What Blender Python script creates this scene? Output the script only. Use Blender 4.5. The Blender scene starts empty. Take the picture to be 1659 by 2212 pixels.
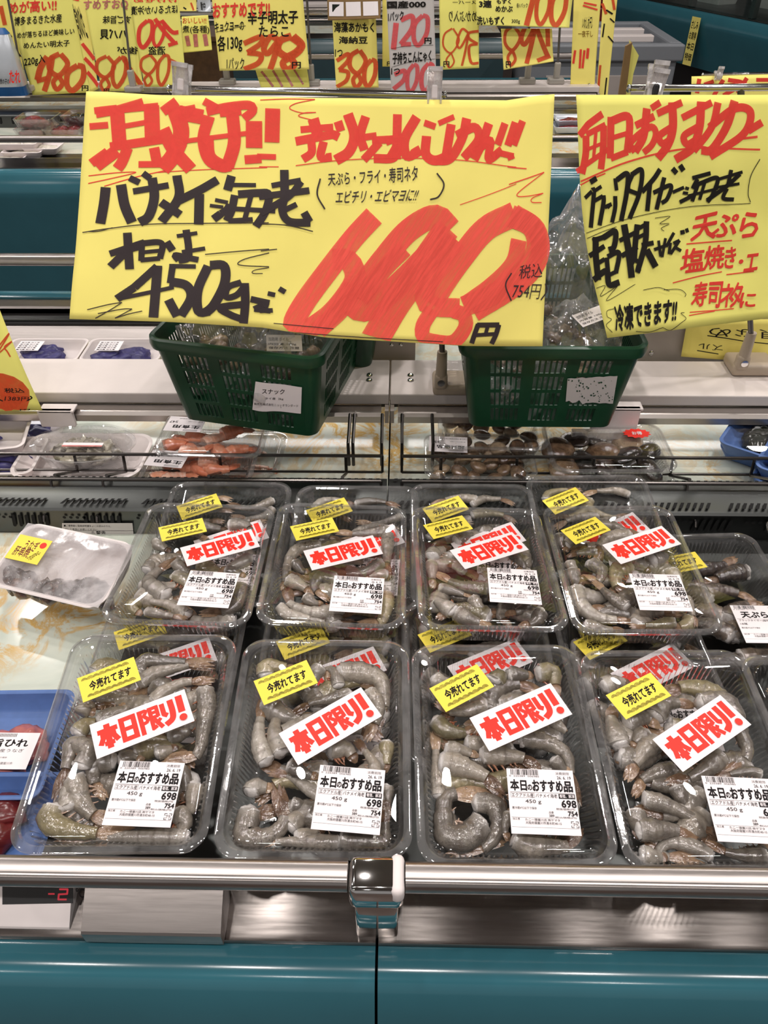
import bpy, bmesh, math, random
from math import sin, cos, tan, pi, radians, sqrt, atan2, floor
from mathutils import Vector, Matrix, noise

random.seed(7)
scene = bpy.context.scene
COL = scene.collection

# ------------------------------------------------------------------ camera
FPX, IW, IH = 1660.0, 1659.0, 2212.0
PHI, YAW, ROLL = radians(40), radians(1.4), radians(-0.45)
CAM = Vector((0, 0, 1.5))
_r0 = Vector((cos(YAW), sin(YAW), 0)); _fh = Vector((-sin(YAW), cos(YAW), 0))
FWD = _fh * cos(PHI) + Vector((0, 0, -sin(PHI)))
_u0 = _r0.cross(FWD)
RGT = _r0 * cos(ROLL) + _u0 * sin(ROLL)
UPV = -_r0 * sin(ROLL) + _u0 * cos(ROLL)
cd = bpy.data.cameras.new('camera'); cam = bpy.data.objects.new('camera', cd); COL.objects.link(cam)
cd.sensor_fit = 'VERTICAL'; cd.sensor_height = 36.0; cd.sensor_width = 36.0
cd.lens = 36.0 * FPX / IH; cd.clip_start = 0.02; cd.clip_end = 60
M = Matrix((RGT, UPV, -FWD)).transposed().to_4x4(); M.translation = CAM
cam.matrix_world = M
scene.camera = cam

# ------------------------------------------------------------------ world, exposure
scene.view_settings.view_transform = 'Standard'
scene.view_settings.look = 'None'
scene.view_settings.gamma = 1.0
scene.view_settings.use_curve_mapping = False
scene.view_settings.exposure = -0.10
w = bpy.data.worlds.new('shop_air'); scene.world = w; w.use_nodes = True
w.node_tree.nodes['Background'].inputs[0].default_value = (1.0, 0.95, 0.93, 1)
w.node_tree.nodes['Background'].inputs[1].default_value = 0.30
scene.cycles.max_bounces = 10
scene.cycles.transparent_max_bounces = 28
scene.cycles.diffuse_bounces = 3
scene.cycles.glossy_bounces = 4
scene.cycles.caustics_reflective = False
scene.cycles.caustics_refractive = False
scene.cycles.sample_clamp_indirect = 4.0

# ------------------------------------------------------------------ ceiling lamps
LAMP_Z = 3.1
LAMP_W = 9.8
def downlight(x, y, watts=LAMP_W, size=0.13, color=(1.0, 0.94, 0.90)):
    ld = bpy.data.lights.new('ceiling_downlight', 'AREA'); ld.shape = 'DISK'; ld.size = size
    ld.energy = watts; ld.color = color; ld.spread = radians(165)
    lo = bpy.data.objects.new('ceiling_downlight', ld); lo.location = (x, y, LAMP_Z - 0.012); COL.objects.link(lo)
LAMPS = [(-0.44 + 1.4 * i, 1.11 + 1.55 * j) for j in (-2, -1, 0, 1, 2, 3) for i in (-2, -1, 0, 1, 2)]
LAMPS = [l for l in LAMPS if abs(l[1] + 0.44) > 0.01] + [(x, -0.30) for x in (-2.2, -1.1, -0.5, 0.08, 0.66, 1.19, 2.3)]
for x, y in LAMPS:
    downlight(x, y, LAMP_W * (0.66 if y < 0 else 1.12 if y < 2 else 1.3 if y < 3 else 0.55))

# ------------------------------------------------------------------ pixel -> place helpers
def ray(px, py): return FWD + RGT * ((px - IW / 2) / FPX) - UPV * ((py - IH / 2) / FPX)
def at_z(px, py, z):
    d = ray(px, py); return CAM + d * ((z - CAM.z) / d.z)
def at_y(px, py, y):
    d = ray(px, py); return CAM + d * ((y - CAM.y) / d.y)
def at_plane(px, py, o, n):
    d = ray(px, py); return CAM + d * ((o - CAM).dot(n) / d.dot(n))

# ------------------------------------------------------------------ materials
def srgb(r, g, b):
    f = lambda c: (c / 255 / 12.92) if c / 255 <= 0.04045 else ((c / 255 + 0.055) / 1.055) ** 2.4
    return (f(r), f(g), f(b), 1)
class NT:
    def __init__(self, name):
        self.m = bpy.data.materials.new(name); self.m.use_nodes = True
        self.t = self.m.node_tree; self.t.nodes.clear()
        self.out = self.t.nodes.new('ShaderNodeOutputMaterial')
    def n(self, typ, **kw):
        nd = self.t.nodes.new('ShaderNode' + typ)
        for k, v in kw.items(): setattr(nd, k, v)
        return nd
    def l(self, a, b): self.t.links.new(a, b)
    def bsdf(self, col, rough=0.5, metal=0.0, spec=0.5):
        b = self.n('BsdfPrincipled'); b.inputs['Base Color'].default_value = col
        b.inputs['Roughness'].default_value = rough; b.inputs['Metallic'].default_value = metal
        b.inputs['Specular IOR Level'].default_value = spec
        self.l(b.outputs[0], self.out.inputs[0]); self.b = b; return b
    def coord(self, scale=(1, 1, 1), which='Object'):
        tc = self.n('TexCoord'); mp = self.n('Mapping'); mp.inputs['Scale'].default_value = scale
        self.l(tc.outputs[which], mp.inputs[0]); return mp.outputs[0]
    def noise(self, scale, detail=3, rough=0.5, vec=None, dist=0.0):
        nn = self.n('TexNoise'); nn.inputs['Scale'].default_value = scale; nn.inputs['Detail'].default_value = detail
        nn.inputs['Roughness'].default_value = rough; nn.inputs['Distortion'].default_value = dist
        if vec is not None: self.l(vec, nn.inputs['Vector'])
        return nn.outputs[0]
    def ramp(self, fac, stops):
        r = self.n('ValToRGB'); e = r.color_ramp.elements
        while len(e) < len(stops): e.new(0.5)
        for k, (p, c) in enumerate(stops): e[k].position = p; e[k].color = c
        self.l(fac, r.inputs[0]); return r.outputs[0]
    def bump(self, h, strength, dist=0.001):
        b = self.n('Bump'); b.inputs['Strength'].default_value = strength; b.inputs['Distance'].default_value = dist
        self.l(h, b.inputs['Height']); return b.outputs[0]
MATS = {}
def plain(name, col, rough=0.5, metal=0.0, spec=0.5, var=0.0, scale=8.0, bump=0.0):
    t = NT(name); b = t.bsdf(col, rough, metal, spec)
    v = t.coord()
    h = t.noise(scale, 4, 0.6, v)
    c2 = tuple(max(0, c * (1 - var)) for c in col[:3]) + (1,)
    t.l(t.ramp(h, [(0.35, c2), (0.65, col)]), b.inputs['Base Color'])
    if bump: t.l(t.bump(h, bump), b.inputs['Normal'])
    MATS[name] = t.m; return t.m
def brushed(name, col, rough=0.36, an=0.93, rot=0.25):
    t = NT(name); b = t.bsdf(col, rough, 1.0); b.inputs['Anisotropic'].default_value = an; b.inputs['Anisotropic Rotation'].default_value = rot
    cx = t.n('CombineXYZ'); cx.inputs[1].default_value = 1.0; t.l(cx.outputs[0], b.inputs['Tangent'])
    v = t.coord((4, 60, 60)); h = t.noise(6.0, 5, 0.7, v)
    mr = t.n('MapRange'); mr.inputs[3].default_value = rough * 0.7; mr.inputs[4].default_value = rough * 1.5
    t.l(h, mr.inputs[0]); t.l(mr.outputs[0], b.inputs['Roughness'])
    v2 = t.coord((1.2, 30, 30)); t.l(t.ramp(t.noise(9.0, 5, 0.7, v2), [(0.3, tuple(c * 0.82 for c in col[:3]) + (1,)), (0.6, col)]), b.inputs['Base Color'])
    MATS[name] = t.m; return t.m
def steel(name, col, rough, bscale=(3, 500, 500), bstr=0.25, metal=1.0):
    t = NT(name); b = t.bsdf(col, rough, metal)
    v = t.coord(bscale); h = t.noise(1.0, 3, 0.6, v)
    t.l(t.bump(h, bstr, 0.0006), b.inputs['Normal'])
    v2 = t.coord((1, 6, 6)); h2 = t.noise(3.0, 3, 0.6, v2)
    mr = t.n('MapRange'); mr.inputs[3].default_value = rough * 0.75; mr.inputs[4].default_value = rough * 1.4
    t.l(h2, mr.inputs[0]); t.l(mr.outputs[0], b.inputs['Roughness'])
    MATS[name] = t.m; return t.m
brushed('steel_brushed', srgb(196, 188, 184))
brushed('steel_ledge', srgb(160, 153, 149), 0.14, 0.98, 0.0)
steel('steel_dull', srgb(98, 100, 99), 0.30, (3, 90, 90), 0.1)
steel('aluminium', srgb(196, 188, 182), 0.30, (2, 300, 300), 0.15)
steel('chrome', srgb(225, 222, 220), 0.07, (3, 3, 3), 0.02)
steel('wire_dark', srgb(92, 88, 86), 0.28, (40, 40, 40), 0.05)
plain('teal_grey', srgb(70, 92, 98), 0.25, var=0.1)
plain('teal', srgb(54, 108, 121), 0.16, spec=0.5, var=0.10, scale=5)
plain('shelf_white', srgb(226, 216, 212), 0.38, var=0.03, scale=30)
plain('grey_panel', srgb(176, 166, 160), 0.5, var=0.05)
plain('grey_rim', srgb(128, 132, 138), 0.45, var=0.05)
plain('black_rubber', srgb(22, 20, 20), 0.45)
plain('slot_black', srgb(8, 8, 8), 0.9)
plain('green_basket', srgb(14, 66, 40), 0.32, var=0.18, scale=25)
plain('paper_white', srgb(244, 236, 238), 0.75, spec=0.2, var=0.012)
plain('paper_grey', srgb(206, 200, 198), 0.8, spec=0.2, var=0.03)
plain('paper_yellow', srgb(255, 240, 132), 0.8, spec=0.15, var=0.03, scale=14)
plain('paper_lime', srgb(250, 243, 132), 0.8, spec=0.15, var=0.03, scale=14)
plain('sticker_yellow', srgb(246, 224, 84), 0.5, spec=0.3)
plain('sticker_wave', srgb(126, 116, 16), 0.5)
plain('sticker_red', srgb(250, 52, 38), 0.45, spec=0.3)
plain('print_black', srgb(24, 20, 22), 0.6, spec=0.2)
plain('foam_white', srgb(238, 228, 226), 0.55, var=0.03, scale=60)
plain('foam_blue', srgb(92, 126, 190), 0.4, var=0.2, scale=30)
plain('foam_purple', srgb(70, 66, 130), 0.35, var=0.4, scale=60)
plain('ivory_plastic', srgb(184, 168, 150), 0.4, var=0.06)
plain('grey_plastic', srgb(165, 160, 152), 0.4)
plain('brown_wood', srgb(82, 56, 36), 0.5, var=0.4, scale=30)
plain('card_brown', srgb(138, 108, 66), 0.75, var=0.12, scale=40)
plain('ceiling_tile', srgb(150, 146, 142), 0.8, var=0.05)
plain('wall_paint', srgb(160, 152, 148), 0.7, var=0.05)
plain('floor_vinyl', srgb(96, 82, 76), 0.3, var=0.15, scale=3)
plain('crate_red', srgb(140, 26, 34), 0.35, var=0.2)
plain('pole_grey', srgb(110, 106, 104), 0.35, 0.6)
plain('meat_red', srgb(126, 40, 42), 0.25, var=0.5, scale=60, bump=0.4)
plain('meat_pink', srgb(214, 128, 122), 0.22, var=0.35, scale=60, bump=0.4)
plain('noodle_white', srgb(222, 214, 200), 0.4, var=0.25, scale=50)
plain('bag_blue', srgb(36, 96, 160), 0.25, var=0.3)
plain('bag_silver', srgb(200, 206, 214), 0.25, 0.3, var=0.15)
plain('sashimi_dark', srgb(34, 40, 32), 0.2, var=0.5, scale=60)

def marble():
    t = NT('onyx_board'); b = t.bsdf((1, 1, 1, 1), 0.12, spec=0.5)
    v = t.coord((4, 4, 4))
    n1 = t.noise(1.6, 5, 0.6, v, 1.2); n2 = t.noise(2.4, 8, 0.65, v, 2.6)
    base = t.ramp(n1, [(0.3, srgb(186, 196, 184)), (0.55, srgb(214, 217, 204)), (0.8, srgb(228, 224, 206))])
    veins = t.ramp(n2, [(0.43, (0, 0, 0, 1)), (0.50, (1, 1, 1, 1)), (0.515, (1, 1, 1, 1)), (0.60, (0, 0, 0, 1))])
    n3 = t.noise(1.1, 3, 0.5, v); m3 = t.ramp(n3, [(0.44, (0, 0, 0, 1)), (0.62, (1, 1, 1, 1))])
    mu = t.n('Math', operation='MULTIPLY'); t.l(veins, mu.inputs[0]); t.l(m3, mu.inputs[1])
    mx = t.n('Mix', data_type='RGBA'); t.l(mu.outputs[0], mx.inputs[0]); t.l(base, mx.inputs[6]); mx.inputs[7].default_value = srgb(206, 168, 98)
    t.l(mx.outputs[2], b.inputs['Base Color']); MATS['onyx_board'] = t.m
marble()

def clear(name, tint=(0.97, 0.97, 0.97, 1), base=0.055, edge=0.75, rough=0.03, bscale=90, bstr=0.05, haze=None):
    t = NT(name)
    tr = t.n('BsdfTransparent'); tr.inputs[0].default_value = tint
    gl = t.n('BsdfGlossy'); gl.inputs['Roughness'].default_value = rough; gl.inputs[0].default_value = (1, 1, 1, 1)
    v = t.coord(); h = t.noise(bscale, 3, 0.6, v)
    bp = t.bump(h, bstr, 0.001); t.l(bp, gl.inputs['Normal'])
    lw = t.n('LayerWeight'); lw.inputs[0].default_value = 0.5; t.l(bp, lw.inputs['Normal'])
    pw = t.n('Math', operation='POWER'); pw.inputs[1].default_value = 4.0; t.l(lw.outputs['Facing'], pw.inputs[0])
    ma = t.n('Math', operation='MULTIPLY_ADD'); ma.inputs[1].default_value = edge; ma.inputs[2].default_value = base; t.l(pw.outputs[0], ma.inputs[0])
    mx = t.n('MixShader'); t.l(ma.outputs[0], mx.inputs[0]); t.l(tr.outputs[0], mx.inputs[1]); t.l(gl.outputs[0], mx.inputs[2])
    last = mx.outputs[0]
    if haze:
        df = t.n('BsdfDiffuse'); df.inputs[0].default_value = haze[0]
        hz = t.noise(haze[2], 5, 0.6, v, 0.6)
        mr = t.n('MapRange'); mr.inputs[1].default_value = 0.36; mr.inputs[2].default_value = 0.64
        mr.inputs[3].default_value = haze[1][0]; mr.inputs[4].default_value = haze[1][1]; t.l(hz, mr.inputs[0])
        m2 = t.n('MixShader'); t.l(mr.outputs[0], m2.inputs[0]); t.l(last, m2.inputs[1]); t.l(df.outputs[0], m2.inputs[2]); last = m2.outputs[0]
    t.l(last, t.out.inputs[0]); MATS[name] = t.m
clear('clear_pet', tint=(0.90, 0.90, 0.90, 1), base=0.11, edge=0.85, rough=0.05, bscale=120, bstr=0.12, haze=((0.85, 0.83, 0.83, 1), (0.01, 0.05), 30))
clear('clear_rim', tint=(0.92, 0.92, 0.92, 1), base=0.15, edge=0.9, rough=0.05, bscale=90, bstr=0.1, haze=((0.88, 0.86, 0.86, 1), (0.03, 0.10), 40))
clear('clear_lid', base=0.05, edge=0.6, rough=0.012, bscale=18, bstr=0.012)
clear('bag_film', tint=(0.93, 0.93, 0.93, 1), base=0.12, edge=0.8, rough=0.10, bscale=40, bstr=0.6, haze=((0.8, 0.8, 0.8, 1), (0.02, 0.22), 20))
clear('acrylic', tint=(0.90, 0.89, 0.88, 1), base=0.22, edge=0.75, rough=0.05, haze=((0.92, 0.88, 0.87, 1), (0.2, 0.5), 60))
clear('glass_panel', tint=(0.80, 0.88, 0.86, 1), base=0.06, edge=0.8, rough=0.02, bscale=4, bstr=0.02)
clear('fogged_film', tint=(0.9, 0.9, 0.9, 1), base=0.05, edge=0.4, rough=0.12, bscale=30, bstr=0.5, haze=((0.78, 0.74, 0.75, 1), (0.02, 0.60), 16))
clear('frosty_pet', tint=(0.93, 0.93, 0.93, 1), base=0.08, edge=0.7, rough=0.08, bscale=60, bstr=0.25, haze=((0.85, 0.83, 0.83, 1), (0.08, 0.35), 30))

def ink(name, col, a0, a1):
    t = NT(name); b = t.bsdf(col, 0.55, spec=0.25)
    v = t.coord((1, 1, 1)); h = t.noise(55, 5, 0.65, v, 1.5)
    mr = t.n('MapRange'); mr.inputs[1].default_value = 0.35; mr.inputs[2].default_value = 0.65
    mr.inputs[3].default_value = a0; mr.inputs[4].default_value = a1; t.l(h, mr.inputs[0]); t.l(mr.outputs[0], b.inputs['Alpha'])
    MATS[name] = t.m
ink('ink_red', srgb(240, 70, 58), 0.86, 0.97)
t = NT('ink_red_streak'); b = t.bsdf(srgb(252, 92, 78), 0.55, spec=0.25)
tc = t.n('TexCoord'); mp = t.n('Mapping'); mp.vector_type = 'POINT'; mp.inputs['Rotation'].default_value = (0, radians(-38), 0)
t.l(tc.outputs['Object'], mp.inputs[0]); m2 = t.n('Mapping'); m2.inputs['Scale'].default_value = (300, 60, 9); t.l(mp.outputs[0], m2.inputs[0])
mr = t.n('MapRange'); mr.inputs[1].default_value = 0.35; mr.inputs[2].default_value = 0.62; mr.inputs[3].default_value = 0.70; mr.inputs[4].default_value = 0.97
t.l(t.noise(1.0, 3, 0.6, m2.outputs[0]), mr.inputs[0]); t.l(mr.outputs[0], b.inputs['Alpha']); MATS['ink_red_streak'] = t.m
ink('ink_orange', srgb(224, 84, 44), 0.72, 0.95)
ink('ink_pink', srgb(228, 92, 96), 0.72, 0.95)
ink('ink_black', srgb(52, 42, 44), 0.95, 1.0)
ink('ink_dark', srgb(26, 22, 18), 0.97, 1.0)
ink('ink_brown', srgb(150, 110, 30), 0.6, 0.8)

def shell_mat(name, c_lo, c_mid, c_hi, spots=0.5, rnd=0.5, rough=0.16):
    t = NT(name); b = t.bsdf((1, 1, 1, 1), rough, spec=0.6)
    b.inputs['Coat Weight'].default_value = 1.0; b.inputs['Coat Roughness'].default_value = 0.04; b.inputs['Coat IOR'].default_value = 1.6
    at = t.n('Attribute', attribute_name='along'); do = t.n('Attribute', attribute_name='edge')
    v = t.coord()
    oi = t.n('ObjectInfo')
    n1 = t.noise(70, 5, 0.65, v, 0.5)
    ad = t.n('Math', operation='MULTIPLY_ADD'); ad.inputs[1].default_value = rnd; t.l(oi.outputs['Random'], ad.inputs[0]); t.l(n1, ad.inputs[2])
    sb = t.n('Math', operation='SUBTRACT'); sb.inputs[1].default_value = rnd / 2; t.l(ad.outputs[0], sb.inputs[0])
    c = t.ramp(sb.outputs[0], [(0.25, c_lo), (0.5, c_mid), (0.75, c_hi)])
    # darker shell edges and speckles
    n2 = t.noise(420, 2, 0.5, v); sp = t.ramp(n2, [(0.33, (1, 1, 1, 1)), (0.42, (0, 0, 0, 1))])
    n4 = t.noise(24, 2, 0.5, v); s4 = t.ramp(n4, [(0.45, (0, 0, 0, 1)), (0.6, (1, 1, 1, 1))])
    mu = t.n('Math', operation='MULTIPLY'); t.l(sp, mu.inputs[0]); t.l(s4, mu.inputs[1])
    mu2 = t.n('Math', operation='MULTIPLY'); t.l(mu.outputs[0], mu2.inputs[0]); mu2.inputs[1].default_value = spots
    mx = t.n('Mix', data_type='RGBA'); t.l(mu2.outputs[0], mx.inputs[0]); t.l(c, mx.inputs[6]); mx.inputs[7].default_value = srgb(70, 62, 58)
    e2 = t.n('Math', operation='MULTIPLY'); t.l(do.outputs['Fac'], e2.inputs[0]); e2.inputs[1].default_value = 0.55
    mx2 = t.n('Mix', data_type='RGBA'); t.l(e2.outputs[0], mx2.inputs[0]); t.l(mx.outputs[2], mx2.inputs[6]); mx2.inputs[7].default_value = srgb(88, 76, 66) if spots > 0.15 else c_lo
    hd = t.ramp(at.outputs['Fac'], [(0.0, (0.4, 0.4, 0.4, 1)), (0.12, (0, 0, 0, 1))])
    mx3 = t.n('Mix', data_type='RGBA'); t.l(hd, mx3.inputs[0]); t.l(mx2.outputs[2], mx3.inputs[6]); mx3.inputs[7].default_value = srgb(204, 198, 192) if spots > 0.15 else c_hi
    t.l(mx3.outputs[2], b.inputs['Base Color'])
    n3 = t.noise(170, 4, 0.6, v); bp = t.bump(n3, 0.55, 0.0016); t.l(bp, b.inputs['Normal']); t.l(bp, b.inputs['Coat Normal'])
    MATS[name] = t.m
shell_mat('shrimp_shell', srgb(100, 93, 86), srgb(134, 126, 116), srgb(168, 158, 145), 0.75)
shell_mat('shrimp_pale', srgb(132, 125, 117), srgb(160, 152, 142), srgb(186, 178, 167), 0.4)
shell_mat('shrimp_green', srgb(112, 104, 80), srgb(146, 135, 104), srgb(176, 163, 130), 0.6)
shell_mat('shrimp_tail', srgb(92, 68, 52), srgb(142, 112, 88), srgb(182, 152, 122), 0.6)
shell_mat('shrimp_meat', srgb(188, 182, 178), srgb(208, 202, 198), srgb(222, 217, 214), 0.0, 0.2)
shell_mat('shrimp_leg', srgb(176, 104, 72), srgb(190, 138, 110), srgb(196, 168, 150), 0.2, 0.8)
shell_mat('prawn_boiled', srgb(238, 140, 104), srgb(246, 172, 140), srgb(250, 206, 184), 0.1)
shell_mat('tiger_shell', srgb(62, 54, 52), srgb(104, 92, 84), srgb(150, 134, 116), 0.5)
shell_mat('clam_shell', srgb(92, 68, 52), srgb(150, 120, 92), srgb(200, 174, 142), 0.6, 0.7)
shell_mat('mussel_shell', srgb(18, 18, 20), srgb(40, 36, 36), srgb(74, 60, 54), 0.3, 0.4)
shell_mat('oyster_meat', srgb(70, 66, 60), srgb(160, 152, 136), srgb(204, 196, 178), 0.2, 0.3)
shell_mat('eel_meat', srgb(20, 14, 12), srgb(54, 34, 26), srgb(120, 70, 40), 0.4, 0.2)

# ------------------------------------------------------------------ mesh building
class MB:
    def __init__(s): s.v = []; s.f = []; s.m = []; s.attr = {}
    def add(s, vs, fs, mi=0):
        o = len(s.v); s.v += [tuple(x) for x in vs]
        for f in fs: s.f.append(tuple(i + o for i in f)); s.m.append(mi)
    def box(s, lo, hi, mi=0):
        x0, y0, z0 = lo; x1, y1, z1 = hi
        s.add([(x0, y0, z0), (x1, y0, z0), (x1, y1, z0), (x0, y1, z0), (x0, y0, z1), (x1, y0, z1), (x1, y1, z1), (x0, y1, z1)],
              [(3, 2, 1, 0), (4, 5, 6, 7), (0, 1, 5, 4), (1, 2, 6, 5), (2, 3, 7, 6), (3, 0, 4, 7)], mi)
    def rbox(s, lo, hi, r=0.003, mi=0, seg=2):
        bm = bmesh.new(); bmesh.ops.create_cube(bm, size=1.0)
        d = [hi[k] - lo[k] for k in range(3)]; c = [(hi[k] + lo[k]) / 2 for k in range(3)]
        for v in bm.verts: v.co = Vector([v.co[k] * d[k] + c[k] for k in range(3)])
        bmesh.ops.bevel(bm, geom=bm.edges[:], offset=min(r, min(d) * 0.45), segments=seg, profile=0.5, affect='EDGES')
        bm.verts.index_update()
        s.add([v.co[:] for v in bm.verts], [[v.index for v in f.verts] for f in bm.faces], mi); bm.free()
    def loft(s, loops, cap0=False, cap1=False, closed=True, mi=0):
        n = len(loops[0]); vs = [p for l in loops for p in l]; fs = []
        for i in range(len(loops) - 1):
            for j in range(n if closed else n - 1):
                k = (j + 1) % n; fs.append((i * n + j, i * n + k, (i + 1) * n + k, (i + 1) * n + j))
        if cap0: fs.append(tuple(range(n))[::-1])
        if cap1: fs.append(tuple((len(loops) - 1) * n + j for j in range(n)))
        s.add(vs, fs, mi)
    def extrude_x(s, prof, x0, x1, closed=True, mi=0):
        s.loft([[(x0, y, z) for y, z in prof], [(x1, y, z) for y, z in prof]], closed, closed, closed, mi)
    def tube(s, pts, r, n=8, mi=0, cap=True, squash=None):
        pts = [Vector(p) for p in pts]; loops = []
        rr = r if isinstance(r, (list, tuple)) else [r] * len(pts)
        up = Vector((0, 0, 1)); prev = None
        for i, p in enumerate(pts):
            t = (pts[min(i + 1, len(pts) - 1)] - pts[max(i - 1, 0)]).normalized()
            a = t.cross(up) if abs(t.z) < 0.95 else t.cross(Vector((0, 1, 0)))
            if prev is not None:
                a = prev - t * prev.dot(t)
            a.normalize(); prev = a; b = a.cross(t)
            loops.append([p + (a * cos(2 * pi * k / n) + b * sin(2 * pi * k / n)) * rr[i] for k in range(n)])
        s.loft(loops, cap, cap, True, mi)
    def ellipsoid(s, c, rx, ry, rz, nu=12, nv=8, mi=0, mat=None, bump=0.0, seed=0):
        c = Vector(c); vs = []; fs = []
        for i in range(nv + 1):
            th = pi * i / nv
            for j in range(nu):
                ph = 2 * pi * j / nu; d = Vector((sin(th) * cos(ph), sin(th) * sin(ph), cos(th)))
                k = 1 + bump * noise.noise(d * 1.7 + Vector((seed * 3.1, seed, 0)))
                p = Vector((d.x * rx, d.y * ry, d.z * rz)) * k
                if mat: p = mat @ p
                vs.append(c + p)
        for i in range(nv):
            for j in range(nu):
                k = (j + 1) % nu; fs.append((i * nu + j, (i + 1) * nu + j, (i + 1) * nu + k, i * nu + k))
        s.add(vs, fs, mi)
    def mesh(s, name, mats, smooth=False, angle=None):
        me = bpy.data.meshes.new(name); me.from_pydata(s.v, [], s.f)
        for m in (mats if isinstance(mats, (list, tuple)) else [mats]): me.materials.append(MATS[m])
        me.polygons.foreach_set('material_index', s.m)
        for k, a in s.attr.items():
            at = me.attributes.new(k, 'FLOAT', 'POINT'); at.data.foreach_set('value', a)
        if smooth:
            me.polygons.foreach_set('use_smooth', [True] * len(s.f))
            if angle is not None and hasattr(me, 'set_sharp_from_angle'): me.set_sharp_from_angle(angle=radians(angle))
        me.update(); return me
def link(name, me, parent=None, mat=None):
    o = bpy.data.objects.new(name, me); COL.objects.link(o)
    if parent is not None: o.parent = parent
    if mat is not None: o.matrix_local = mat
    return o
def obj(name, mb, mats, parent=None, mat=None, smooth=False, angle=40): return link(name, mb.mesh(name, mats, smooth, angle), parent, mat)
def tag(o, label, cat, group=None, kind=None):
    o['label'] = label; o['category'] = cat
    if group: o['group'] = group
    if kind: o['kind'] = kind
    return o
def thing(name, label, cat, group=None, mat=None):
    return tag(link(name, None, None, mat), label, cat, group)
def TR(x, y, z, rx=0, ry=0, rz=0):
    return Matrix.Translation((x, y, z)) @ Matrix.Rotation(rz, 4, 'Z') @ Matrix.Rotation(ry, 4, 'Y') @ Matrix.Rotation(rx, 4, 'X')
def dup_tree(root, mat):
    r = root.copy(); COL.objects.link(r); r.matrix_local = mat
    def rec(a, b):
        for ch in list(a.children):
            c = ch.copy(); COL.objects.link(c); c.parent = b; rec(ch, c)
    rec(root, r); return r
def catmull(pts, step):
    P = [Vector(p) for p in pts]
    if len(P) < 3:
        n = max(1, int((P[1] - P[0]).length / step)); return [P[0].lerp(P[1], i / n) for i in range(n + 1)]
    out = []
    for i in range(len(P) - 1):
        p0 = P[i - 1] if i else P[0] * 2 - P[1]; p1, p2 = P[i], P[i + 1]
        p3 = P[i + 2] if i + 2 < len(P) else P[-1] * 2 - P[-2]
        n = max(2, int((p2 - p1).length / step))
        for k in range(n):
            t = k / n
            out.append(0.5 * ((2 * p1) + (p2 - p0) * t + (2 * p0 - 5 * p1 + 4 * p2 - p3) * t * t + (3 * p1 - p0 - 3 * p2 + p3) * t ** 3))
    out.append(P[-1]); return out
def rrect(wd, ln, r, nc=6, step=None):
    pts = []
    for cx, cy, a0 in ((wd / 2 - r, ln / 2 - r, 0), (-wd / 2 + r, ln / 2 - r, 90), (-wd / 2 + r, -ln / 2 + r, 180), (wd / 2 - r, -ln / 2 + r, 270)):
        for k in range(nc + 1):
            a = radians(a0 + 90 * k / nc); pts.append((cx + r * cos(a), cy + r * sin(a)))
    if step:
        out = []; n = len(pts)
        for i in range(n):
            a, b = Vector(pts[i]), Vector(pts[(i + 1) % n]); m = max(1, round((b - a).length / step))
            for k in range(m): out.append(tuple(a.lerp(b, k / m)))
        return out
    return pts

# ------------------------------------------------------------------ writing
_tc = {}
def text_geo(body, bold=0.0):
    k = (body, bold)
    if k not in _tc:
        c = bpy.data.curves.new('t', 'FONT'); c.body = body; c.resolution_u = 2; c.offset = bold; c.fill_mode = 'FRONT'
        o = bpy.data.objects.new('t', c); COL.objects.link(o)
        dg = bpy.context.evaluated_depsgraph_get(); e = o.evaluated_get(dg); me = e.to_mesh()
        vs = [v.co[:2] for v in me.vertices]; fs = [tuple(p.vertices) for p in me.polygons]
        e.to_mesh_clear(); bpy.data.objects.remove(o); bpy.data.curves.remove(c)
        if vs:
            x0 = min(v[0] for v in vs); x1 = max(v[0] for v in vs); y0 = min(v[1] for v in vs); y1 = max(v[1] for v in vs)
            sx = max(x1 - x0, 1e-6); sy = max(y1 - y0, 1e-6)
            vs = [((v[0] - x0) / sx, 1 - (v[1] - y0) / sy) for v in vs]
        else: sx = sy = 1.0
        _tc[k] = (vs, fs, sx, sy)
    return _tc[k]
class Flat:            # a flat printed surface, origin at its top left corner, x to the right and y down, in mm
    def __init__(s, wd, ht): s.w, s.h = wd, ht; s.k = 0
    def pt(s, x, y, e): return ((x - s.w / 2) / 1000, (s.h / 2 - y) / 1000, e)
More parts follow.
